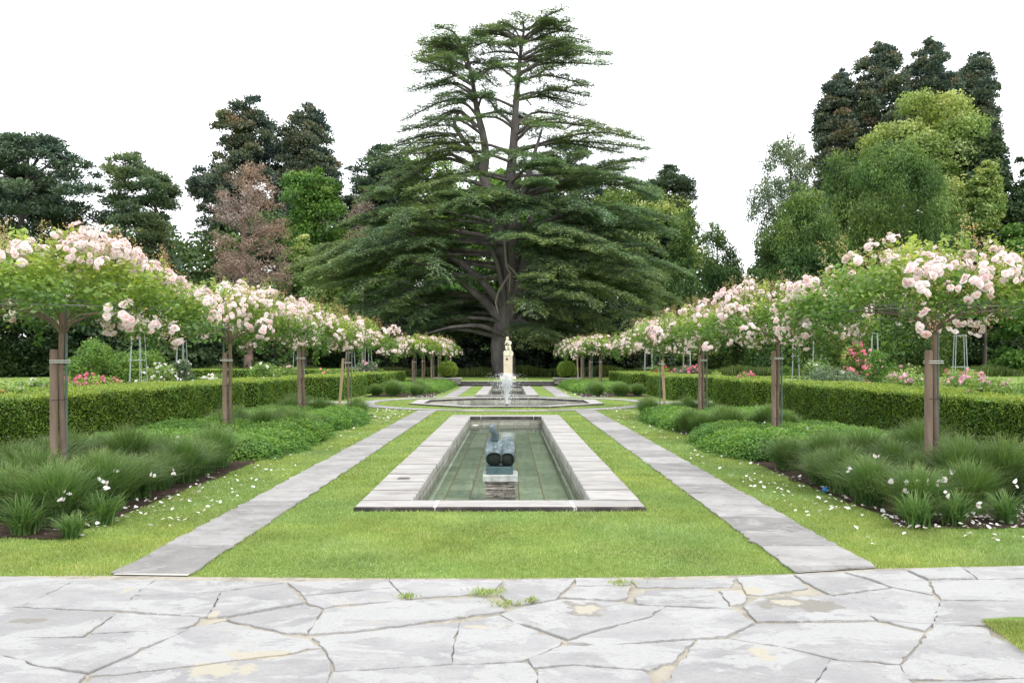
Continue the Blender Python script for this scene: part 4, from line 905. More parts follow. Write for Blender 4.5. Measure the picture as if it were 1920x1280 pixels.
def cluster_mesh(seed, k, spread, name="rose_blossoms"):
    rg = np.random.default_rng(seed); mb = MB()
    for q in range(k):
        d = norm(rg.normal(size=3) * [1, 1, .6] + [0, 0, .7]); bloom(mb, d * spread * rg.uniform(.55, 1), norm(d + [0, 0, .2]), rg.uniform(.030, .048), rg)
    m = 7 * k; P = rg.normal(0, spread * .6, (m, 3)); mb.leaves(P, norm(rg.normal(size=(m, 3)) + [0, 0, .8]), norm(rg.normal(size=(m, 3))), .028, .014, rg.random(m), 2)
    return mb.build(name, [M['petal'], M['petalheart'], M['bud']])
CL = [cluster_mesh(300 + q, k, s_) for q, (k, s_) in enumerate(((4, .08), (6, .11), (9, .15), (13, .19), (18, .24), (2, .05), (7, .13)))]
cl_used = set()
RR = 1.74
def dome(r_, th):
    "height of the canopy's top above the stem head at radius r_"
    return .62 * (1 - (r_ / RR) ** 2.2) + .06
def droop(th): return max(0.0, math.cos(th - INNER)) ** 2
INNER = 0.0
def canopy(seed, nleaf, leaf):
    rg = np.random.default_rng(seed); mb = MB(); C_, S_ = [], []
    for q in range(185):
        r_ = RR * math.sqrt(rg.random()); th = rg.random() * 6.283
        zt = dome(r_, th) + .12 * math.sin(3 * th + seed) ; zb = .10 - .15 * (r_ / RR) ** 2.5 - .28 * droop(th) * (r_ / RR) ** 2
        C_.append((r_ * math.cos(th), r_ * math.sin(th), zb + (zt - zb) * rg.random() ** .8)); S_.append(rg.uniform(.13, .25))
    for q in range(20):          # hanging and rising sprays
        th = rg.random() * 6.283; r_ = RR * rg.uniform(.75, 1.08)
        if q < 9:
            for k in range(4): C_.append((r_ * math.cos(th), r_ * math.sin(th), -.08 - .25 * droop(th) - .10 * k)); S_.append(.11 - .012 * k)
        else:
            r_ = RR * rg.random() * .7
            for k in range(3): C_.append((r_ * math.cos(th), r_ * math.sin(th), dome(r_, th) + .06 + .09 * k)); S_.append(.11 - .02 * k)
    C_ = np.array(C_); S_ = np.array(S_); pw = S_ ** 2; idx = rg.choice(len(C_), nleaf, p=pw / pw.sum())
    d = norm(rg.normal(size=(nleaf, 3))); P = C_[idx] + d * (S_[idx] * rg.uniform(.35, 1.1, nleaf))[:, None]
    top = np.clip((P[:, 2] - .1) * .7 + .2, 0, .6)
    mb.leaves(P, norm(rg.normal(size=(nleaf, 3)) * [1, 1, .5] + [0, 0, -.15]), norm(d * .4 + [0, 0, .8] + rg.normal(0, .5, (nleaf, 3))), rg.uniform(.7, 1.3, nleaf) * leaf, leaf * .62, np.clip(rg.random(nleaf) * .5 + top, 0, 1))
    return mb
def rose_tree(x, y, z, side, i, seed, nleaf, leaf, ncl, pole_dx, lean=0.0, fade=1.0):
    global INNER
    INNER = 0.0 if side == 'left' else math.pi
    place = ["nearest the terrace", "second from the terrace", "third from the terrace", "last before the fountain", "first beyond the fountain", "second beyond the fountain", "third beyond the fountain", "farthest from the terrace"][i]
    look = "umbrella rose tree full of pale blossom" if ncl > 75 else "leafy umbrella rose tree with scattered blossom"
    root = tag(empty("rose_tree", (x, y, z)), f"{look} in the {side} row, {place}", "rose tree", "umbrella rose trees along both beds")
    rg = np.random.default_rng(seed); H = 2.2
    t = MB(); t.tube([(.02, -.02, 0), (.012 + rg.normal(0, .015), .01, .7), (.01 + rg.normal(0, .015), 0, 1.5), (0, 0, H)], [.042, .036, .034, .036], 8, rough=.05)
    for k in range(9):
        a = k * .698 + rg.normal(0, .15); L = rg.uniform(.5, .75)
        t.tube([(0, 0, H - .28), (.10 * math.cos(a), .10 * math.sin(a), H - .14), (.32 * math.cos(a), .32 * math.sin(a), H - .02), (L * 1.5 * math.cos(a), L * 1.5 * math.sin(a), H + .06)], [.018, .015, .011, .006], 5)
    t.build("trunk", M['stem'], root)
    nw = (side, i) in (("left", 3), ("right", 3), ("right", 7))
    s_ = MB(); hs = 1.78 + rg.normal(0, .05); lx = (.10 if side == "right" else -.16) * (1.2 if nw else 0); s_.tube([(-.085 + lx, -.03, 0), (-.085 + lx * .3, -.03, hs - .02), (-.085 + lx * .3, -.03, hs)], [.047, .047, .038], 12); s_.build("timber_stake", M['newpost'] if nw else M['post'], root)
    s_ = MB(); s_.tube([(pole_dx, .03, 0), (pole_dx, .03, H + .1)], .018, 8); s_.build("metal_pole", M['pole'], root)
    s_ = MB()
    a = np.linspace(0, 2 * np.pi, 17); wx = max(abs(pole_dx) * .5, .06)
    for zz in (hs - .16, hs - .135): s_.tube(np.stack([-.03 + (wx + .055) * np.cos(a) + (pole_dx * .25), -.01 + .085 * np.sin(a), np.full(17, zz)], 1), .008, 5)
    s_.build("tie", M['tie'], root)
    s_ = MB()
    for zz in (.5, 1.15): s_.tube(np.stack([-.03 + .085 * np.cos(a), -.02 + .085 * np.sin(a), np.full(17, zz + .01 * np.sin(a))], 1), .004, 4)
    s_.build("wire_loop", M['wire'], root)
    s_ = MB()
    for rad, zz in ((.55, H + .12), (1.0, H + .07), (1.42, H + .0)):
        s_.tube(np.stack([rad * np.cos(np.linspace(0, 2 * np.pi, 33)), rad * np.sin(np.linspace(0, 2 * np.pi, 33)), np.full(33, zz)], 1), .005, 5)
    for k in range(6):
        a_ = k * 1.047 + .3; s_.tube([(.02 * math.cos(a_), .02 * math.sin(a_), H + .1), (1.66 * math.cos(a_), 1.66 * math.sin(a_), H - .02)], .005, 5)
    s_.build("umbrella_frame", M['rod'], root)
    f = canopy(seed, nleaf, leaf).build("foliage", M['roseleaf'], root); f.location = (0, 0, H + .04)
    # flower-bud sprays standing above the crown
    s_ = MB(); nsp = int(10 * fade) + 4
    for k in range(nsp):
        r_ = RR * .75 * math.sqrt(rg.random()); th = rg.random() * 6.283; z0 = H + dome(r_, th); hh = rg.uniform(.18, .48)
        px, py = r_ * math.cos(th), r_ * math.sin(th); dx, dy = rg.normal(0, .05, 2)
        s_.tube([(px, py, z0 - .1), (px + dx, py + dy, z0 + hh)], .004, 4, 1)
        m = 70; P = np.stack([px + dx + rg.normal(0, .045, m), py + dy + rg.normal(0, .045, m), z0 + hh * rg.uniform(.55, 1.25, m)], 1)
        s_.leaves(P, norm(rg.normal(size=(m, 3)) + [0, 0, 1]), norm(rg.normal(size=(m, 3))), .026, .013, rg.random(m), 0)
        m = 8; P = np.stack([px + rg.normal(0, .05, m), py + rg.normal(0, .05, m), z0 + hh * rg.uniform(0, .6, m)], 1)
        s_.leaves(P, norm(rg.normal(size=(m, 3))), norm(rg.normal(size=(m, 3)) + [0, 0, 1]), .055, .035, rg.uniform(.6, 1, m), 1)
    s_.build("bud_sprays", [M['bud'], M['roseleaf']], root)
    for k in range(ncl):
        th = rg.random() * 6.283; q = rg.random()
        if q < .30: r_ = RR * rg.uniform(.86, 1.04); zz = rg.uniform(-.18, .28) - .28 * droop(th); up = (math.cos(th), math.sin(th), .1)
        else: r_ = RR * math.sqrt(rg.uniform(.04, 1)); zz = dome(r_, th) + rg.uniform(-.05, .12); up = (math.cos(th) * r_ / RR, math.sin(th) * r_ / RR, .9)
        kk = int(rg.choice(7, p=[.10, .16, .22, .18, .12, .06, .16])); o = CL[kk]
        if kk in cl_used: o = CL[kk].copy(); COL.objects.link(o)
        cl_used.add(kk); o.parent = root
        zz += .12 * math.sin(3 * th + seed) * (q >= .30)
        sc = rg.uniform(.85, 1.25)
        o.matrix_local = Matrix.Translation((r_ * math.cos(th), r_ * math.sin(th), H + .04 + zz)) @ Vector(up).to_track_quat('Z', 'Y').to_matrix().to_4x4() @ Matrix.Rotation(rg.random() * 6.28, 4, 'Z') @ Matrix.Scale(sc, 4)
    return root
YL = [10.0, 16.0, 21.7, 27.7, 47.2, 52.6, 58.5, 64.5]; YR = [10.3, 16.3, 22.6, 28.3, 47.3, 53.4, 59.5, 63.7]
NCL = {"left": [82, 99, 100, 72, 92, 85, 80, 75], "right": [100, 98, 80, 82, 84, 80, 76, 64]}
for i in range(8):
    nl = [14000, 13500, 12000, 11000, 7000, 6500, 6000, 6000][i]; lf = [.068, .068, .074, .08, .12, .12, .13, .13][i]
    rose_tree(-5.40, YL[i], .3 if YL[i] > 54.5 else 0, "left", i, 400 + i, nl, lf, NCL["left"][i], [.03, -.13, -.14, .12, .1, -.1, .1, .1][i], fade=[2.2, 1, 1.6, 1.8, 1, 1, 1, 1][i])
    rose_tree(5.30, YR[i], .3 if YR[i] > 54.5 else 0, "right", i, 500 + i, nl, lf, NCL["right"][i], [.06, .09, .12, -.12, -.1, .1, .1, -.1][i], fade=[1, 1, 1.6, 2, 1, 1, 1, 1][i])

# ---- rose garden beyond the hedges: bushes, trellis towers
def bush(x, y, r_, h, leafm, fl, nfl, lab, name="rose_bush", leaf=.07, n=5200, z=0.0, cat="rose bush", grp="rose bushes behind the hedges", tall=False, fs=1.0):
    rg = np.random.default_rng(int(abs(x) * 91 + y * 17) + 3); mb = MB(); k = 26
    th = rg.random(k) * 6.283; rr = r_ * np.sqrt(rg.random(k)) * .75; zz = h * rg.uniform(.2, .92, k); rr *= np.clip(1.15 - (zz / h) ** 2 * .7, .2, 1)
    C_ = np.stack([rr * np.cos(th), rr * np.sin(th), zz], 1); S_ = rg.uniform(.22, .4, k) * min(r_, h) * .9
    idx = rg.integers(0, k, n); d = norm(rg.normal(size=(n, 3))); P = C_[idx] + d * (S_[idx] * rg.uniform(.5, 1.08, n))[:, None]; P[:, 2] = np.maximum(P[:, 2], .03)
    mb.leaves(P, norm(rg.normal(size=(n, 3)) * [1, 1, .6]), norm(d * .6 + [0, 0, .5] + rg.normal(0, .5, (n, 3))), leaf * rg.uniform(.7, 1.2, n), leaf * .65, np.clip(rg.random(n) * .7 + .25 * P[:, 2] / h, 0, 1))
    root = tag(empty(name, (x, y, z)), lab, cat, grp); mb.build("foliage", M[leafm], root)
    s_ = MB()
    for q in range(6):
        a = rg.random() * 6.283; s_.tube([(.05 * math.cos(a), .05 * math.sin(a), 0), (r_ * .5 * math.cos(a), r_ * .5 * math.sin(a), h * .7)], [.02, .008], 5)
    s_.build("stems", M['stem'], root)
    if nfl:
        f = MB()
        for q in range(nfl):
            j = rg.integers(0, k); d = norm(rg.normal(size=3) * [1, 1, .6] + [0, -.5, .7]); c_ = C_[j] + d * S_[j] * rg.uniform(.95, 1.15)
            m = 9; dd = norm(rg.normal(size=(m, 3)) + d * .5); sz = .05 * fs * rg.uniform(.7, 1.3)
            f.leaves(c_ + dd * sz * .55, norm(rg.normal(size=(m, 3))), dd, sz * 1.2, sz, rg.random(m))
        f.build("blossoms", M[fl], root)
    return root
B = [  # u of centre, Y, r, h, leaf, flower, count, label
 (30, 15.5, .8, 1.15, 'roseleaf', 'apricot', 14, "bush with apricot blooms behind the left hedge, at the left edge of the photo"),
 (85, 19, .8, 1.12, 'shrub', 'white', 50, "bush speckled with small white flowers behind the left hedge beside the apricot one"),
 (150, 23, .95, 1.15, 'roseleaf', 'pink', 90, "deep pink flower bush directly right of the nearest left stake"),
 (195, 25, .8, 1.1, 'roseleaf', 'pink', 70, "lower pink flower bush right of the deep pink one behind the left hedge"),
 (222, 27, .6, .85, 'darkb', 'purple', 50, "low dark purple leaved plant in front of the left trellis tower"),
 (300, 40, 1.1, 1.3, 'roseleaf', 'white', 90, "mounded white rose bush right of the left trellis tower"),
 (325, 33, .7, .75, 'darkb', 'purple', 40, "low purple plant behind the middle of the long left hedge"),
 (338, 44, .9, 1.7, 'greyleaf', 'white', 30, "thin upright bush around the small second trellis tower on the left"),
 (385, 33, .8, .95, 'roseleaf', 'white', 55, "low bed of white daisies behind the left hedge near the second rose tree"),
 (412, 43, .8, .95, 'roseleaf', 'apricot', 12, "small bush with orange-apricot blooms behind the second left rose tree"),
 (500, 42, 1.2, 1.45, 'roseleaf', 'white', 14, "green leafy rose bush between the second and third left rose trees"),
 (545, 44, 1.1, 1.25, 'roseleaf', 'palepink', 14, "green rose bush left of the third left rose tree, behind the hedge"),
 (612, 43, 1.2, 1.15, 'shrub', 'apricot', 22, "bush with pale apricot blooms right of the third left rose tree"),
 (688, 47, 1.0, 1.45, 'greyleaf', 'palepink', 45, "pink flowering bush at the double trellis tower on the left"),
 (712, 48, .7, 1.1, 'roseleaf', 'pink', 26, "small pink rose bush right of the double trellis tower on the left"),
 (1232, 45, .8, 1.35, 'roseleaf', 'crimson', 26, "bush with red and pink blooms left of the fourth right rose tree"),
 (1290, 42, 1.2, 1.25, 'greyleaf', 'pink', 80, "pink rose bush beneath the third right rose tree"),
 (1330, 38, .8, 1.05, 'roseleaf', 'palepink', 40, "small pale pink rose bush right of the third right rose tree stem"),
 (1405, 36, .9, 1.02, 'roseleaf', 'pink', 90, "low dense pink rose bush left of the second right rose tree"),
 (1440, 33, .6, .95, 'roseleaf', 'palepink', 30, "small pale pink bush touching the second right stake from the left"),
 (1492, 26, .8, 1.02, 'lime', 'palepink', 10, "yellow-green leafy bush right of the second right rose tree"),
 (1535, 30, .75, 1.7, 'roseleaf', 'white', 22, "white flowering climber on the wide trellis tower"),
 (1562, 27, 1.4, 1.35, 'greyleaf', 'white', 6, "broad grey-green ferny shrub below the wide trellis tower"),
 (1602, 31, .75, 2.35, 'roseleaf', 'pink', 130, "tall pink flowering climber, a leafy pillar on the right"),
 (1638, 33, 1.0, 2.1, 'broad', 'palepink', 8, "tall plain green bush right of the pink climber"),
 (1690, 22, 1.1, 1.32, 'lime', 'palepink', 30, "bright green rose bush with small pink blooms left of the nearest right stake"),
 (1728, 20, .9, 1.28, 'roseleaf', 'palepink', 24, "pale pink rose bush behind the nearest right stake"),
 (1790, 21, 1.0, 1.22, 'roseleaf', 'palepink', 60, "bush with large pale pink blooms right of the nearest right stake"),
 (1808, 26, 1.0, 1.35, 'roseleaf', 'pink', 80, "pink rose bush under the rightmost trellis tower"),
 (1862, 16, .9, 1.2, 'roseleaf', 'palepink', 20, "green rose bush with a few lilac pink blooms near the right edge"),
 (1915, 15, .9, 1.25, 'roseleaf', 'crimson', 8, "green bush with dark red blooms cut by the right edge of the photo"),
]
for (u, Y, r_, h, lm, fl, nf, lab) in B:
    bush((u - U0) / F * Y, Y, r_, h, lm, fl, nf, lab, leaf=.05 + Y * .0011, fs=1.15 + Y * .012)
for (u, Y, r_, h, lab) in ((168, 58, 2.1, 3.0, "rounded light green shrub left of the left trellis tower"), (262, 62, 2.6, 2.4, "broad light green shrub behind the left trellis tower"), (222, 60, 1.7, 2.0, "low light green shrub between the two larger ones on the left")):
    bush((u - U0) / F * Y, Y, r_, h, 'shrub', None, 0, lab, "garden_shrub", .17, 5200, .0, "shrub", "light green shrubs on the left")
bush((1472 - U0) / F * 48, 48, .55, 1.5, 'broad', None, 0, "small upright conical shrub inside the wide trellis tower", "garden_shrub", .09, 2500, 0, "shrub", "small shrubs on the right")
def obelisk(u, v, Y, wtop, wbot, rings, lab, n=4):
    x = (u - U0) / F * Y; H = EYE + (V0 - v) / F * Y
    root = tag(empty("trellis_tower", (x, Y, 0)), lab, "trellis", "grey metal trellis towers in the rose gardens")
    w_ = .011 + Y * .00012
    for k in range(n):
        a = k * 2 * math.pi / n + .5; t = MB(); t.tube([(wbot * math.cos(a), wbot * math.sin(a), 0), (wtop * math.cos(a), wtop * math.sin(a), H)], w_, 5); t.build("leg", M['trellis'], root)
    for t_ in rings:
        rr = wbot + (wtop - wbot) * t_; a = np.linspace(0, 2 * np.pi, 17); t = MB(); t.tube(np.stack([rr * np.cos(a), rr * np.sin(a), np.full(17, H * t_)], 1), w_, 5); t.build("ring", M['trellis'], root)
obelisk(258, 619, 33, .25, .40, (.995, .58, .15), "tall grey trellis tower left of the second left rose tree", 5)
obelisk(340, 638, 45, .25, .38, (.99, .55), "smaller trellis tower partly hidden right of the tall left one", 5)
obelisk(560, 648, 47, .25, .38, (.99, .5), "trellis tower just left of the third left rose tree stem")
obelisk(657, 660, 45, .22, .36, (.99, .6), "trellis tower standing beside the fourth left rose tree")
obelisk(688, 650, 48, .25, .40, (.99, .5), "trellis tower over the pink bush, last on the left")
obelisk(1216, 650, 48, .25, .38, (.99, .5), "trellis tower left of the fourth right rose tree")
obelisk(1288, 657, 50, .25, .38, (.99, .5), "trellis tower between the third and fourth right rose trees")
obelisk(1492, 629, 31, .13, .2, (.99, .7), "left narrow trellis tower of the joined pair right of the second right rose tree")
obelisk(1532, 627, 31, .17, .24, (.99, .7), "right narrow trellis tower of the joined pair right of the second right rose tree")
obelisk(1640, 624, 40, .16, .3, (.99, .6), "small trellis tower above the plain green bush on the right")
obelisk(1800, 628, 30, .22, .34, (.99, .55), "trellis tower right of the nearest right stake")

# ================================================================ trees
def px2m(Y): return Y / F
def tree(name, label, cat, Y, prof, style, mat, bark='bark', nlobe=120, lobe=1.5, nleaf=30000, leaf=.34, trunk=None, tr=.45, seed=1, depth=.85, gap=0.0, limbs=14, z0=.3, grp=None, front=.68, shell=.35):
    nlobe = int(nlobe * 1.8); lobe *= .82; nleaf = int(nleaf * 1.4)
    rg = np.random.default_rng(seed); P_ = np.array(prof, float); vt, vb = P_[0, 0], P_[-1, 0]
    wts = []; vs = np.linspace(vt, vb, 60); uL = np.interp(vs, P_[:, 0], P_[:, 1]); uR = np.interp(vs, P_[:, 0], P_[:, 2]); w_ = (uR - uL); w_ = w_ / w_.sum()
    vi = rg.choice(60, nlobe, p=w_); v = vs[vi] + rg.uniform(-.5, .5, nlobe) * (vb - vt) / 60
    cx = (np.interp(v, P_[:, 0], (P_[:, 1] + P_[:, 2]) / 2) - U0) * px2m(Y); hw = np.interp(v, P_[:, 0], (P_[:, 2] - P_[:, 1]) / 2) * px2m(Y) * (1.2 if style == 'sequoia' else 1.1); zz = EYE + (V0 - v) * px2m(Y)
    th = rg.random(nlobe) * 6.283; rr = rg.random(nlobe) ** shell
    S_ = lobe * rg.uniform(.6, 1.25, nlobe) * np.clip(hw / (lobe * 2.4), .35, 1); e = np.maximum(hw - S_ * .8, 0)
    sy = np.sin(th); fl = (sy > 0) & (rg.random(nlobe) < (front - .5) * 2); sy = np.where(fl, -sy, sy)
    C_ = np.stack([cx + e * rr * np.cos(th), Y + e * rr * sy * depth, zz - S_ * .5], 1)
    par = dict(broad=(.85, .05, 1.0), pine=(.42, .3, .5), sequoia=(.8, .1, .6), feather=(1.25, .15, .6), dead=(.6, .3, .45))[style]
    idx = rg.choice(nlobe, nleaf, p=(S_ ** 2) / (S_ ** 2).sum()); d = norm(rg.normal(size=(nleaf, 3)))
    if style in ('broad', 'sequoia'): dn = d[:, 2] < -.35; d[dn, 2] *= -1
    rad = S_[idx] * rg.uniform(.35 if style != 'broad' else .6, 1.08, nleaf); lump = 1 + .12 * np.sin(d[:, 0] * 7 + idx) * np.sin(d[:, 2] * 6 + idx * 2)
    Q = C_[idx] + d * (rad * lump)[:, None] * np.array([1, 1, par[0]])
    if style == 'broad': A = rg.normal(size=(nleaf, 3)); N = norm(d + rg.normal(0, .55, (nleaf, 3))); Wd = leaf * .75
    elif style == 'sequoia': A = d + rg.normal(0, .5, (nleaf, 3)) + [0, 0, .3]; N = rg.normal(size=(nleaf, 3)); Wd = leaf * .6
    elif style == 'pine': A = d * [1, 1, .3] + rg.normal(0, .4, (nleaf, 3)) + [0, 0, .3]; N = norm(rg.normal(0, .6, (nleaf, 3)) + [0, 0, 1]); Wd = leaf * .42
    elif style == 'feather': A = rg.normal(0, .55, (nleaf, 3)) + [0, 0, -.8]; N = rg.normal(size=(nleaf, 3)); Wd = leaf * .36
    else: A = rg.normal(size=(nleaf, 3)); N = rg.normal(size=(nleaf, 3)); Wd = leaf * .3
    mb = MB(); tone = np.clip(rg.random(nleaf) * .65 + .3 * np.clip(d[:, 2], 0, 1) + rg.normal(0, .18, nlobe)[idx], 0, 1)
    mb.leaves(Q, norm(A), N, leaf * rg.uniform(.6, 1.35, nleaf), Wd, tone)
    tu = trunk or [((P_[0, 1] + P_[0, 2]) / 2, V0 + 8), ((P_[0, 1] + P_[0, 2]) / 2, vt + 12)]
    x0 = (tu[0][0] - U0) * px2m(Y); root = tag(empty(name, (x0, Y, z0)), label, cat, grp)
    off = np.array([x0, Y, z0])
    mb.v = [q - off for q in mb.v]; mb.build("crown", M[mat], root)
    t = MB(); n = 8; us = np.interp(np.linspace(0, 1, n), np.linspace(0, 1, len(tu)), [q[0] for q in tu]); zv = np.interp(np.linspace(0, 1, n), np.linspace(0, 1, len(tu)), [EYE + (V0 - q[1]) * px2m(Y) for q in tu]); zv[0] = z0
    T = np.stack([(us - U0) * px2m(Y), np.full(n, Y) + rg.normal(0, .1, n), zv], 1) - off; T[0] = 0
    rad = np.linspace(tr, tr * .15, n); rad[0] *= 1.35; t.tube(T, rad, 10, rough=.04)
    far = np.argsort(-np.abs(C_[:, 0] - cx))[:limbs * 2]
    for j in rg.choice(far, min(limbs, len(far)), replace=False):
        c_ = C_[j] - off; zs = max(.15 * T[-1][2], min(c_[2] - abs(c_[0]) * .35 - .5, T[-1][2] * .95)); s_ = np.array([np.interp(zs, T[:, 2], T[:, k]) for k in range(3)]); mid = (s_ + c_) / 2 + [0, 0, .12 * np.linalg.norm(c_ - s_)]
        t.tube([s_, mid, c_], [tr * .3, tr * .17, tr * .05], 6)
    t.build("trunk", M[bark], root)
    return root
G = "trees behind the garden"
# left side
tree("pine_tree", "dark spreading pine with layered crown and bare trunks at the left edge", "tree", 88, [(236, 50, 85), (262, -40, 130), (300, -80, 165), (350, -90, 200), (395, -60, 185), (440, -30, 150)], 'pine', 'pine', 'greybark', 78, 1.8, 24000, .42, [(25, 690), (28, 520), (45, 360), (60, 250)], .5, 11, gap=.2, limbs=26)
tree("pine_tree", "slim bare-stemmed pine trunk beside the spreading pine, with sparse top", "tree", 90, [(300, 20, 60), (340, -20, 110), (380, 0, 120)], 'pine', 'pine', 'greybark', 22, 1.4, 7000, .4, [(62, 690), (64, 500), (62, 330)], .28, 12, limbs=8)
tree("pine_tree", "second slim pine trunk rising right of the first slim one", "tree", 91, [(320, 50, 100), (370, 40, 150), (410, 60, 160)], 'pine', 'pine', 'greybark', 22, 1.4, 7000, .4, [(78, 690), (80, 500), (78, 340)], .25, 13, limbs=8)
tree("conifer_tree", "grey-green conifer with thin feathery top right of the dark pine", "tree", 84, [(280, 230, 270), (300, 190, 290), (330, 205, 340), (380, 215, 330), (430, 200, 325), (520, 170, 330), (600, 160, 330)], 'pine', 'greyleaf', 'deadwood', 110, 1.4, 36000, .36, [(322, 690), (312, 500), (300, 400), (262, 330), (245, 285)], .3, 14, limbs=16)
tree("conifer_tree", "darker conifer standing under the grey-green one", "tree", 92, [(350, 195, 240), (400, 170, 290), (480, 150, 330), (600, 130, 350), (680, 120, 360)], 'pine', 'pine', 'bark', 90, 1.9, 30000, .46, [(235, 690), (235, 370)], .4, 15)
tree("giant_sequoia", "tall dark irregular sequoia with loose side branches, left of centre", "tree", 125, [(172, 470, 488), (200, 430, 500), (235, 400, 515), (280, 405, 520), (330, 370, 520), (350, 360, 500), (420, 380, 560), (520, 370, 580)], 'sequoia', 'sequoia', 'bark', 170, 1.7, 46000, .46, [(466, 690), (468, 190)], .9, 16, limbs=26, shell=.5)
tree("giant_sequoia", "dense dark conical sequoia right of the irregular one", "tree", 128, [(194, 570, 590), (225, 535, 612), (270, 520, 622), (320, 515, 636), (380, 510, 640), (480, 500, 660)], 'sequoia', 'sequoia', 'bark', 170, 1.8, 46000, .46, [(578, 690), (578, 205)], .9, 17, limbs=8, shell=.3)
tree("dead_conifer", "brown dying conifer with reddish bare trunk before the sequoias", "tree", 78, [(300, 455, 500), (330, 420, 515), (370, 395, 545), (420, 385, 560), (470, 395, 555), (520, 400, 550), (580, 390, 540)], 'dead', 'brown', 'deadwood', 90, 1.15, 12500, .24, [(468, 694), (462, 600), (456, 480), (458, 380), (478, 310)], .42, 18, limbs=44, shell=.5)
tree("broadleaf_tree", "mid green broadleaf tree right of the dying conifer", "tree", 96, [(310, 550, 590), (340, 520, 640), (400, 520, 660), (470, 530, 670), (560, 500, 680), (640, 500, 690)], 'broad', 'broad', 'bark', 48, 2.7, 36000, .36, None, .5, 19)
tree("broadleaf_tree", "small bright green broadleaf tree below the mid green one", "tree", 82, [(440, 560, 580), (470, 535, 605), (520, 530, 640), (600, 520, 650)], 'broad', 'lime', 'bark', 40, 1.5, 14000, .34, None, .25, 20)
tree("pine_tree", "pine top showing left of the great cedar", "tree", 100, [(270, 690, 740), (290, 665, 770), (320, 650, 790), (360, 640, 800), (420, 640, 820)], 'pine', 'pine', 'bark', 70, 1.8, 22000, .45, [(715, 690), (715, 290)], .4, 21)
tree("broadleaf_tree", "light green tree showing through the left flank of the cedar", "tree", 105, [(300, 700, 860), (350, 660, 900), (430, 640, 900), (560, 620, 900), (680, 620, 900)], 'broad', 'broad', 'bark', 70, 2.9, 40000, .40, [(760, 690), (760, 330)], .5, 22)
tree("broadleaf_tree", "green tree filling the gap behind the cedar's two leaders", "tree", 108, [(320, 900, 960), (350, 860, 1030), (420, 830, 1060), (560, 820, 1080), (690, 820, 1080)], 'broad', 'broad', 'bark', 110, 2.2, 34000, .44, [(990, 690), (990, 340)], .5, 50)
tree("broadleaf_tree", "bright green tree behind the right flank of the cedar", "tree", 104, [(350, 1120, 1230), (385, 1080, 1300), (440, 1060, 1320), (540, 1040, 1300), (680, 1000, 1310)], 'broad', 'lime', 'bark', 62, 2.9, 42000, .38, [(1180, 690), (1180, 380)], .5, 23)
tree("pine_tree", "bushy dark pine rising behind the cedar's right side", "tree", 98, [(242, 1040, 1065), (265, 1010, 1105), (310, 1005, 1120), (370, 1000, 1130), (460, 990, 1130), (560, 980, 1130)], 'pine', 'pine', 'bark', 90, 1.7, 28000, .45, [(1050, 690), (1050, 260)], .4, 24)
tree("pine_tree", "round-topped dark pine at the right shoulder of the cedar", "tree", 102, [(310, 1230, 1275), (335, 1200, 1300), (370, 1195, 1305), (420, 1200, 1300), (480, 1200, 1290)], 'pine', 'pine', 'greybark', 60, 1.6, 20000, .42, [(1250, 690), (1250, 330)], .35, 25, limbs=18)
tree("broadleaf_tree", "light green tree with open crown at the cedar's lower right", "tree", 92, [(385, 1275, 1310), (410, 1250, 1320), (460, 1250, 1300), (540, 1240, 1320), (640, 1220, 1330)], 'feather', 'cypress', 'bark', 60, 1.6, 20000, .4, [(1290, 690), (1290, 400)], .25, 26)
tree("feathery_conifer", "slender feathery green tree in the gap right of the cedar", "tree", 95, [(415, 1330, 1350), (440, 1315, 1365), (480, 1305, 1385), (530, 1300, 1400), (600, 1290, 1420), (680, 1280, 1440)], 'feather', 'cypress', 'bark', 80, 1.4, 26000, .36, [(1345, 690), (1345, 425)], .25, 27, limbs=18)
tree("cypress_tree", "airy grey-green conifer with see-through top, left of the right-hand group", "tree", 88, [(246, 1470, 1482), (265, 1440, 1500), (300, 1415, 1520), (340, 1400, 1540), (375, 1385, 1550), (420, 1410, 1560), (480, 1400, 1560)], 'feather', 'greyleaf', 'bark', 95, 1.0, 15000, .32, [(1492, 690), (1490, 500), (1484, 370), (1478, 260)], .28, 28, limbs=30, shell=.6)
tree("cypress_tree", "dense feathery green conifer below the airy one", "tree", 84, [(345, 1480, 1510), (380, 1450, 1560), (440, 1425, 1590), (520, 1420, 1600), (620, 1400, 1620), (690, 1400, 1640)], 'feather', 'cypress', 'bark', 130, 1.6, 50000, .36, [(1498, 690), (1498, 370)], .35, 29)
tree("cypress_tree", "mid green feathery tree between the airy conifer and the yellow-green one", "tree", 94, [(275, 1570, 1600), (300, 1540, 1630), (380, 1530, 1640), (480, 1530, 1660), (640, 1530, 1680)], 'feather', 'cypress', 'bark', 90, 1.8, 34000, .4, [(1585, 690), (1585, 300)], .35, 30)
tree("cypress_tree", "tall yellow-green feathery conifer in the middle of the right-hand group", "tree", 86, [(260, 1650, 1690), (290, 1620, 1740), (340, 1590, 1770), (400, 1585, 1800), (470, 1580, 1810), (560, 1560, 1800), (660, 1560, 1800)], 'feather', 'cypress', 'bark', 170, 1.7, 66000, .36, [(1700, 690), (1695, 500), (1682, 290)], .4, 31, limbs=26)
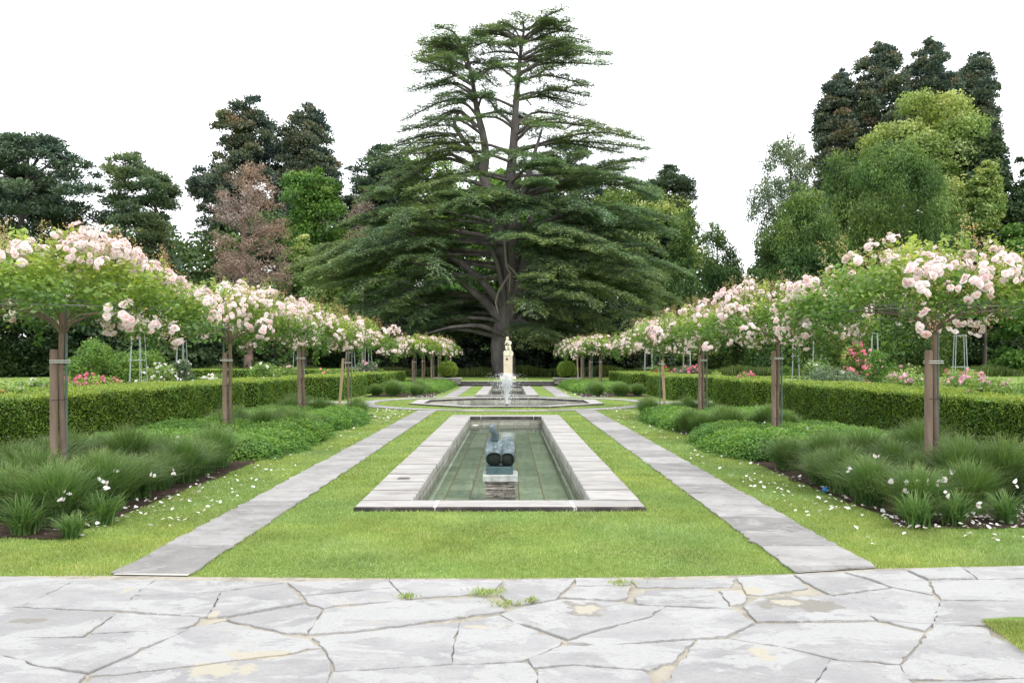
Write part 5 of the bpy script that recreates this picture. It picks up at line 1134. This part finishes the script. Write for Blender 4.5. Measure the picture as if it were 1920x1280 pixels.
for (prof, tx, lab, sd_) in (([(125, 1570, 1582), (160, 1545, 1600), (210, 1532, 1612), (250, 1526, 1620), (300, 1525, 1640), (380, 1530, 1650)], 1574, "leftmost and lowest of the four dark sequoias on the right", 32),
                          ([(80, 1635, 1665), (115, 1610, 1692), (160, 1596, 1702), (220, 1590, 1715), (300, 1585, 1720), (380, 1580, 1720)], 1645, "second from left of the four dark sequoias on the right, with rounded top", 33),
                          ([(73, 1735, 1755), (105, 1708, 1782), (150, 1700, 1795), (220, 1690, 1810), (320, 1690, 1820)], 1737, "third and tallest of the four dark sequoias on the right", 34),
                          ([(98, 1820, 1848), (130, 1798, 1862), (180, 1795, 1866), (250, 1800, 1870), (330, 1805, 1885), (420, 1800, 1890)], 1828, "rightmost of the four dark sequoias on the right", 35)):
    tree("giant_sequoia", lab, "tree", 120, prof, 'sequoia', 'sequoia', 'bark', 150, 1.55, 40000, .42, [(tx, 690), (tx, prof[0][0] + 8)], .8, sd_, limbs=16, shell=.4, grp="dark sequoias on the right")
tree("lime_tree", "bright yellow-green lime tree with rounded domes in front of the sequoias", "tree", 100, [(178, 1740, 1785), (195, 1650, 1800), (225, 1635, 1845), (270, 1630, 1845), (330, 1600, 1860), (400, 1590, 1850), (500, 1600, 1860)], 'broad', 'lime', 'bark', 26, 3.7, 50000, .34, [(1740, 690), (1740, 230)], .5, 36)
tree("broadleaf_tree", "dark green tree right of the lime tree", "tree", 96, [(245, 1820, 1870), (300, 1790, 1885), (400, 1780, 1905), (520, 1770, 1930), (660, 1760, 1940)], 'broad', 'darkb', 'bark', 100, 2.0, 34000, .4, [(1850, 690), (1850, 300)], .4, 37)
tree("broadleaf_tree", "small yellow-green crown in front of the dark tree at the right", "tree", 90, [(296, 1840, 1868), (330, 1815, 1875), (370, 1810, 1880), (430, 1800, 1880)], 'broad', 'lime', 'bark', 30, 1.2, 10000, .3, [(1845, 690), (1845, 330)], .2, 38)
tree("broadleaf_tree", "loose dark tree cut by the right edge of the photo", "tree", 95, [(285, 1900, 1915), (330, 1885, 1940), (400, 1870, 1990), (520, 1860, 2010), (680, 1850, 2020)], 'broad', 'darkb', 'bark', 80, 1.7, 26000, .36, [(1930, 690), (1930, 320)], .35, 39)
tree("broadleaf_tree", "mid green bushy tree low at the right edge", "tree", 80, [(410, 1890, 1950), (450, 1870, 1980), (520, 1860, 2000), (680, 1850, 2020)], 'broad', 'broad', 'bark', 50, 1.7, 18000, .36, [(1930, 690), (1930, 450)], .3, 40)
# low dark growth under the tall trees
tree("yew_tree", "low dark yew mass at the left edge behind the rose garden", "tree", 72, [(440, -40, 60), (480, -80, 110), (560, -90, 140), (640, -90, 130), (692, -90, 120)], 'pine', 'darkb', 'bark', 90, 1.7, 30000, .38, [(20, 692), (20, 470)], .35, 41)
tree("yew_tree", "dark low tree behind the light green shrubs", "tree", 76, [(500, 190, 300), (560, 150, 370), (620, 140, 400), (692, 130, 410)], 'broad', 'darkb', 'bark', 90, 1.8, 28000, .38, [(260, 692), (260, 520)], .35, 42)
tree("yew_tree", "dark evergreen under the dying conifer", "tree", 82, [(560, 380, 440), (600, 350, 520), (650, 340, 560), (692, 340, 580)], 'broad', 'darkb', 'bark', 60, 1.6, 18000, .36, [(400, 692), (400, 580)], .3, 43)
tree("bare_tree", "leafless grey tree left of the great cedar", "tree", 80, [(350, 655, 700), (400, 640, 720), (460, 640, 720)], 'dead', 'brown', 'palewood', 30, .9, 1500, .2, [(682, 690), (680, 500), (676, 380)], .16, 44, limbs=46, shell=.6)

for k_, (ua, ub, vt_) in enumerate(((660, 800, 560), (770, 900, 590), (860, 1010, 560), (980, 1110, 575), (1080, 1260, 560))):  # made-up tree row that deepens the shade under the cedar
    um = (ua + ub) / 2
    tree("yew_tree", "added dark tree standing in for shade under the cedar, " + ["leftmost", "second from left", "behind the statue", "just right of the statue", "rightmost"][k_], "tree", 86 + k_ % 2 * 3, [(vt_, um - 20, um + 20), (vt_ + 40, ua, ub), (692, ua - 10, ub + 10)], 'broad', 'yew', 'bark', 45, 1.6, 14000, .36, None, .3, 60 + k_, grp="dark trees in the cedar's shade")
mb = MB()                                         # woodland behind everything
n = 300000; k = 2200; cx = rng.uniform(-125, 125, k); cy = rng.uniform(104, 128, k)
uu = U0 + cx * F / cy; vt = np.interp(uu, [-200, 0, 190, 250, 345, 385, 430, 640, 900, 1290, 1330, 1380, 1430, 1520, 1900, 2100], [400, 430, 430, 390, 420, 440, 400, 400, 330, 400, 500, 560, 480, 400, 380, 380])
hh = (EYE + (V0 - vt) * cy / F) * np.where(rng.random(k) < .3, rng.uniform(.02, .35, k), rng.uniform(.3, .92, k) )
low = rng.random(k) < .22; hh[low] = rng.uniform(.3, 2.2, low.sum()); cy[low] = rng.uniform(98, 104, low.sum())
C_ = np.stack([cx, cy, hh], 1); S_ = rng.uniform(1.6, 3.2, k); idx = rng.integers(0, k, n); d = norm(rng.normal(size=(n, 3))); dn = d[:, 2] < -.3; d[dn, 2] *= -1
tone = np.clip(rng.random(k)[idx] * .5 + rng.random(n) * .5, 0, 1)
mb.leaves(C_[idx] + d * (S_[idx] * rng.uniform(.6, 1.05, n))[:, None], norm(rng.normal(size=(n, 3))), norm(d + rng.normal(0, .5, (n, 3))), .6, .42, tone)
tag(mb.build("woodland", M['wood']), "dark woodland closing the view behind the park trees", "woodland", kind="stuff")

# ---------------------------------------------------------------- the great cedar
def cedar():
    rg = np.random.default_rng(99); Y0 = 72.0; m = px2m(Y0); base = np.array([(947 - U0) * m, Y0, .3])
    root = tag(empty("cedar_tree", tuple(base)), "huge cedar with two leaders and flat dark green tiers in the centre behind the statue", "tree")
    def W3(u, v, dy=0.0): return np.array([(u - U0) * m, Y0 + dy, EYE + (V0 - v) * m]) - base
    t = MB()
    def trunk(pts, r0, r1, sides=12, dy=0.0, rough=.05):
        P = []
        for i, p in enumerate(pts):
            P.append(W3(p[0], p[1], (p[2] if len(p) > 2 else 0) + dy))
        P = np.array(P); L = np.concatenate([[0], np.cumsum(np.linalg.norm(np.diff(P, axis=0), axis=1))]); q = np.linspace(0, L[-1], max(6, len(P) * 3)); P = np.stack([np.interp(q, L, P[:, k]) for k in range(3)], 1)
        P[1:-1] = (P[:-2] + 2 * P[1:-1] + P[2:]) / 4
        t.tube(P, np.linspace(r0, r1, len(P)), sides, rough=rough)
    trunk([(947, 707), (945, 690), (940, 650), (947, 600), (955, 560), (960, 530)], 1.05, .85, 16)
    trunk([(955, 580), (948, 500), (938, 440), (922, 380), (905, 325), (912, 290), (905, 250), (893, 200), (886, 150), (876, 110), (871, 92)], .7, .12)
    trunk([(960, 580), (964, 480), (962, 400), (956, 340), (962, 280), (966, 220), (970, 160), (975, 110), (980, 65), (984, 52)], .75, .10)
    trunk([(965, 570, -.6), (985, 490, -.8), (992, 430, -1), (1000, 380, -1)], .5, .2)
    trunk([(950, 590, -.5), (935, 500, -1.2), (918, 465, -1.5)], .35, .15)
    trunk([(940, 600, -.5), (905, 562, -1), (870, 535, -1.5), (850, 520, -2), (815, 505, -3), (770, 500, -4)], .42, .07)
    trunk([(945, 575, -.3), (910, 535, -1), (868, 497, -1.6), (820, 470, -2), (760, 450, -2.5)], .42, .15)
    trunk([(944, 628, -1), (905, 612, -2), (880, 613, -3), (850, 616, -3.5), (815, 626, -4), (785, 640, -4.5)], .24, .03)
    trunk([(905, 325), (890, 290), (862, 253), (849, 230), (861, 210)], .34, .12)
    trunk([(960, 400), (975, 380, -1), (1000, 300, -1.5), (1015, 250, -1)], .3, .1)
    D = MB()                                       # dead hanging limb in front of the trunk
    def dead(pts, r0, r1):
        D.tube([W3(a, b_, -2.2) for a, b_ in pts], np.linspace(r0, r1, len(pts)), 7)
    dead([(946, 450), (948, 480), (950, 505), (957, 518), (945, 535), (935, 552), (930, 570), (935, 590)], .13, .08); dead([(950, 500), (965, 515), (975, 530), (978, 543)], .11, .05); dead([(957, 518), (955, 550)], .08, .04)
    D.build("dead_limb", M['palewood'], root)
    fo = MB(); PP, AA, NN, TT = [], [], [], []
    def spray_branch(P, r0, spread, dens=1.0, start=.25):
        rp_ = 6 if P[0][2] > 17 else 9
        P = np.array(P); L = np.concatenate([[0], np.cumsum(np.linalg.norm(np.diff(P, axis=0), axis=1))]); tot = L[-1]
        q = np.linspace(0, tot, 9); C = np.stack([np.interp(q, L, P[:, k]) for k in range(3)], 1); C[1:-1] = (C[:-2] + 2 * C[1:-1] + C[2:]) / 4
        t.tube(C, np.linspace(r0, .03, 9), 6)
        ntw = max(6, int(tot * 3.6 * dens))
        for s_ in range(ntw):
            f_ = start + (1 - start) * (s_ + rg.random()) / ntw; c0 = np.array([np.interp(f_ * tot, q, C[:, k]) for k in range(3)]); c1 = np.array([np.interp(min(f_ * tot + .5, tot), q, C[:, k]) for k in range(3)]); c9 = np.array([np.interp(f_ * tot - .5, q, C[:, k]) for k in range(3)])
            d = norm(c1 - c9); side = norm(np.cross(d, [0, 0, 1.0])); sg = 1 if s_ % 2 else -1
            ln = spread * rg.uniform(.45, 1.1) * (1 - .55 * ((f_ - .55) / .45) ** 2 if f_ > .55 else .6 + .4 * f_ / .55)
            tw = norm(side * sg * rg.uniform(.6, 1.0) + d * rg.uniform(.3, .9) + np.array([0, 0, rg.uniform(-.08, .16)])); n = max(4, int(ln / .125)); k = np.arange(n) / n
            line = c0 + tw * (k * ln)[:, None]; line[:, 2] += .10 * np.sin(k * 3) - .16 * k ** 2 * ln + rg.normal(0, .05)
            s2 = norm(np.cross(tw, [0, 0, 1.0]))
            for rep in range(rp_):
                off = rg.normal(0, .24, n)[:, None] * s2 + rg.normal(0, .07, (n, 3)); PP.append(line + off + [0, 0, .03]); AA.append(np.tile(tw, (n, 1)) + rg.normal(0, .5, (n, 3)) * [1, 1, .35] + s2 * np.sign(off @ s2)[:, None] * .6); NN.append(rg.normal(0, .42, (n, 3)) + [0, 0, 1])
                TT.append(np.clip(rg.random(n) * .5 + .35 * k + rg.normal(0, .06), 0, 1))
    def B2(pts, spread=2.4, r0=.14, dens=1.0, start=.25): spray_branch([W3(*p) for p in pts], r0, spread, dens, start)
    ex = [([(875, 102), (830, 82), (785, 76)], 1.7), ([(872, 98), (850, 72), (815, 70)], 1.4), ([(880, 130), (830, 108), (782, 104)], 2.0), ([(885, 160), (830, 128), (780, 138)], 2.0), ([(890, 180), (840, 150), (765, 172)], 1.9),
          ([(892, 215), (868, 184), (825, 190), (755, 226)], 1.5), ([(898, 240), (860, 198), (800, 232), (750, 248)], 1.4), ([(861, 253), (820, 248), (760, 262), (716, 285)], 1.8), ([(905, 300), (850, 260), (780, 282), (690, 302)], 2.2),
          ([(905, 320), (830, 288), (740, 332), (672, 378)], 2.4), ([(915, 350), (850, 328), (760, 360), (690, 356)], 2.6), ([(975, 80), (1020, 52), (1075, 60)], 1.7), ([(984, 60), (950, 47), (920, 52)], 1.5), ([(985, 56), (1010, 44), (1060, 48)], 1.5),
          ([(972, 110), (1030, 76), (1100, 90)], 2.0), ([(968, 145), (1010, 118), (1080, 118), (1143, 122)], 1.7), ([(968, 155), (1015, 138), (1060, 148), (1110, 162)], 1.8), ([(966, 190), (1030, 166), (1110, 182)], 1.7), ([(965, 240), (1000, 205), (1060, 218), (1108, 228)], 1.6),
          ([(970, 250), (1020, 226), (1100, 236), (1182, 250)], 1.9), ([(970, 285), (1050, 262), (1130, 268), (1216, 280)], 2.1), ([(975, 350), (1080, 335), (1140, 306), (1207, 300)], 2.3), ([(970, 370), (1080, 345), (1180, 345), (1232, 372)], 2.5),
          ([(968, 150), (930, 120), (890, 118)], 1.6), ([(965, 235), (925, 200), (912, 172)], 1.0), ([(970, 75), (930, 62), (880, 75)], 1.8), ([(972, 100), (935, 96), (900, 102)], 1.7),
          ([(940, 450), (850, 428), (740, 440), (640, 468), (588, 500)], 2.9), ([(940, 480), (840, 468), (720, 490), (598, 532)], 3.0), ([(935, 560), (850, 545), (760, 560), (680, 604)], 2.8), ([(940, 420), (850, 398), (750, 388), (652, 420)], 2.9), ([(880, 600), (840, 600), (800, 618), (770, 645)], 1.8),
          ([(975, 430), (1080, 398), (1180, 408), (1262, 440)], 3.0), ([(980, 470), (1090, 448), (1200, 478), (1285, 512)], 3.0), ([(980, 520), (1080, 500), (1180, 528), (1262, 562)], 3.0), ([(975, 560), (1040, 562), (1120, 598), (1182, 642)], 2.6), ([(975, 600), (1010, 618), (1065, 655)], 1.8)]
    for pts, sp in ex:
        for rep in range((2 if rg.random() < .5 else 1) if pts[0][1] < 300 else 2):
            dy = 0 if rep == 0 else rg.uniform(-4.5, 3.5) * (1 if pts[0][1] < 300 else 1.6); n_ = len(pts)
            q = [(p[0] + (rg.normal(0, 6) if rep else 0), p[1] + (rg.normal(0, 7) if rep and i else 0), dy * i / (n_ - 1)) for i, p in enumerate(pts)]
            if rep: q = [(q[0][0] + (a - q[0][0]) * .93, b_, c_) for a, b_, c_ in q]
            B2(q, sp, .13 if pts[0][1] < 300 else .2)
    for (cu, cv, uu, vv, ln_, k9) in ((980, 82, 1000, 56, 78, 10), (874, 106, 838, 84, 56, 8), (978, 112, 1000, 98, 100, 7), (880, 128, 845, 114, 62, 6)):
        for q in range(k9):
            a = q * 6.283 / k9 + rg.normal(0, .2); le = ln_ * rg.uniform(.75, 1.05)
            B2([(cu, cv, 0), ((cu + uu) / 2 + math.cos(a) * le * .3, (cv + vv) / 2, math.sin(a) * le * .3 * m), (uu + math.cos(a) * le * .65, vv, math.sin(a) * le * .65 * m), (uu + math.cos(a) * le, vv + rg.uniform(0, 9), math.sin(a) * le * m)], 1.5, .1, 1.0, .3)
    env = np.array([(45, 960, 1030), (75, 800, 1085), (110, 790, 1110), (150, 790, 1100), (190, 800, 1095), (240, 770, 1150), (290, 720, 1200), (350, 665, 1215), (420, 625, 1250), (480, 600, 1275), (540, 590, 1270), (590, 640, 1220), (640, 760, 1120)], float)
    for s_ in range(150):
        v = 60 + 560 * (s_ + rg.random()) / 150
        if v < 340 and rg.random() < .5: continue
        xt = 880 + (v - 80) * .1 if (v < 330 and rg.random() < .42) else (968 if v < 330 else rg.uniform(925, 985))
        if v < 330 and xt < 950: xt = np.interp(v, [80, 150, 250, 330], [872, 886, 905, 905])
        a = rg.random() * 6.283; ux = math.cos(a); uy = math.sin(a) 
        if v > 400 and rg.random() < (.75 if uy < -.5 else .4): continue
        eL = np.interp(v, env[:, 0], env[:, 1]); eR = np.interp(v, env[:, 0], env[:, 2]); hw = (eR - xt) if ux > 0 else (xt - eL); hy = (eR - eL) / 2 * m * .72
        ln = rg.uniform(.72, 1.0); ex_, ey = xt + ux * hw * ln, uy * hy * ln; drop = rg.uniform(2, 22) + (25 if v > 480 else 0)
        if v < 330 and hw < 60: ln *= .9
        pts = [(xt, v + 14, 0), (xt + ux * hw * ln * .35, v - 4, ey * .35), (xt + ux * hw * ln * .7, v + drop * .3, ey * .7), (ex_, v + drop, ey)]
        B2(pts, (1.5 if v < 250 else 2.2 if v < 380 else 3.0) * rg.uniform(.8, 1.1), .1 + .12 * (v / 600), 1.0, .3 if v < 350 else .4)
    for s_ in range(165):                          # loose drooping boughs that break the tiers of the lower crown
        v = rg.uniform(385, 640); eL = np.interp(v, env[:, 0], env[:, 1]); eR = np.interp(v, env[:, 0], env[:, 2]); xc, hw = (eL + eR) / 2, (eR - eL) / 2
        a = rg.random() * 6.283; uy = -abs(math.sin(a)) if rg.random() < .72 else abs(math.sin(a)); r_ = rg.uniform(.35, .93); u = xc + hw * r_ * math.cos(a); dy = hw * m * .72 * r_ * uy
        if 845 < u < 985 and v > 455 and uy < 0: continue
        if 690 < u < 940 and v > 590: continue
        a2 = a + rg.normal(0, .5); L = rg.uniform(70, 115); dx, dyy = math.cos(a2) * L, math.copysign(abs(math.sin(a2)), uy) * L * m
        B2([(u - dx * .4, v + rg.uniform(-6, 12), dy - dyy * .4), (u, v, dy), (u + dx * .4, v + rg.uniform(0, 10), dy + dyy * .4), (u + dx * .62, v + rg.uniform(12, 34), dy + dyy * .6)], rg.uniform(1.7, 2.6), .08, .9, .05)
    for s_ in range(75):
        v = rg.uniform(62, 385); eL = np.interp(v, env[:, 0], env[:, 1]); eR = np.interp(v, env[:, 0], env[:, 2]); xc, hw = (eL + eR) / 2, (eR - eL) / 2
        a = rg.random() * 6.283; r_ = rg.uniform(.45, .93); u = xc + hw * r_ * math.cos(a); dy = hw * m * .6 * r_ * math.sin(a); L = rg.uniform(34, 62); a2 = a + rg.normal(0, .6)
        if 890 < u < 960 and 120 < v < 330: continue
        B2([(u - math.cos(a2) * L * .4, v + rg.uniform(2, 14), dy - math.sin(a2) * L * .4 * m), (u, v, dy), (u + math.cos(a2) * L * .6, v + rg.uniform(-4, 12), dy + math.sin(a2) * L * .6 * m)], rg.uniform(.9, 1.5), .06, .9, .05)
    # low front curtain right of the trunk
    for (u, v, dy, du) in ((1000, 510, -7, 60), (1040, 470, -8, 70), (1090, 500, -8, 80), (1020, 560, -7, 50), (985, 430, -7, -40), (920, 410, -8, -70), (870, 380, -7, -80), (1010, 590, -5, 40), (1080, 560, -8, 70), (1130, 540, -7, 70), (980, 640, -4, 30), (1010, 640, -4, 60), (760, 500, -8, -90), (700, 520, -7, -80), (820, 560, -5, -60), (930, 330, -5, -50), (1000, 340, -6, 60)):
        B2([(955, v - 40, 0), (955 + (u - 955) * .6, v - 34, dy * .6), (u, v - 14, dy), (u + du, v + 12, dy * 1.1)], 2.6, .15, 1.0, .35)
    P = np.concatenate(PP); A = np.concatenate(AA); N = np.concatenate(NN); T = np.concatenate(TT); n = len(P); print("cedar leaves", n)
    fo.leaves(P, norm(A), norm(N), rg.uniform(.17, .36, n), .07, T)
    fo.build("crown", M['cedar'], root); t.build("trunk", M['cedarbark'], root)
cedar()
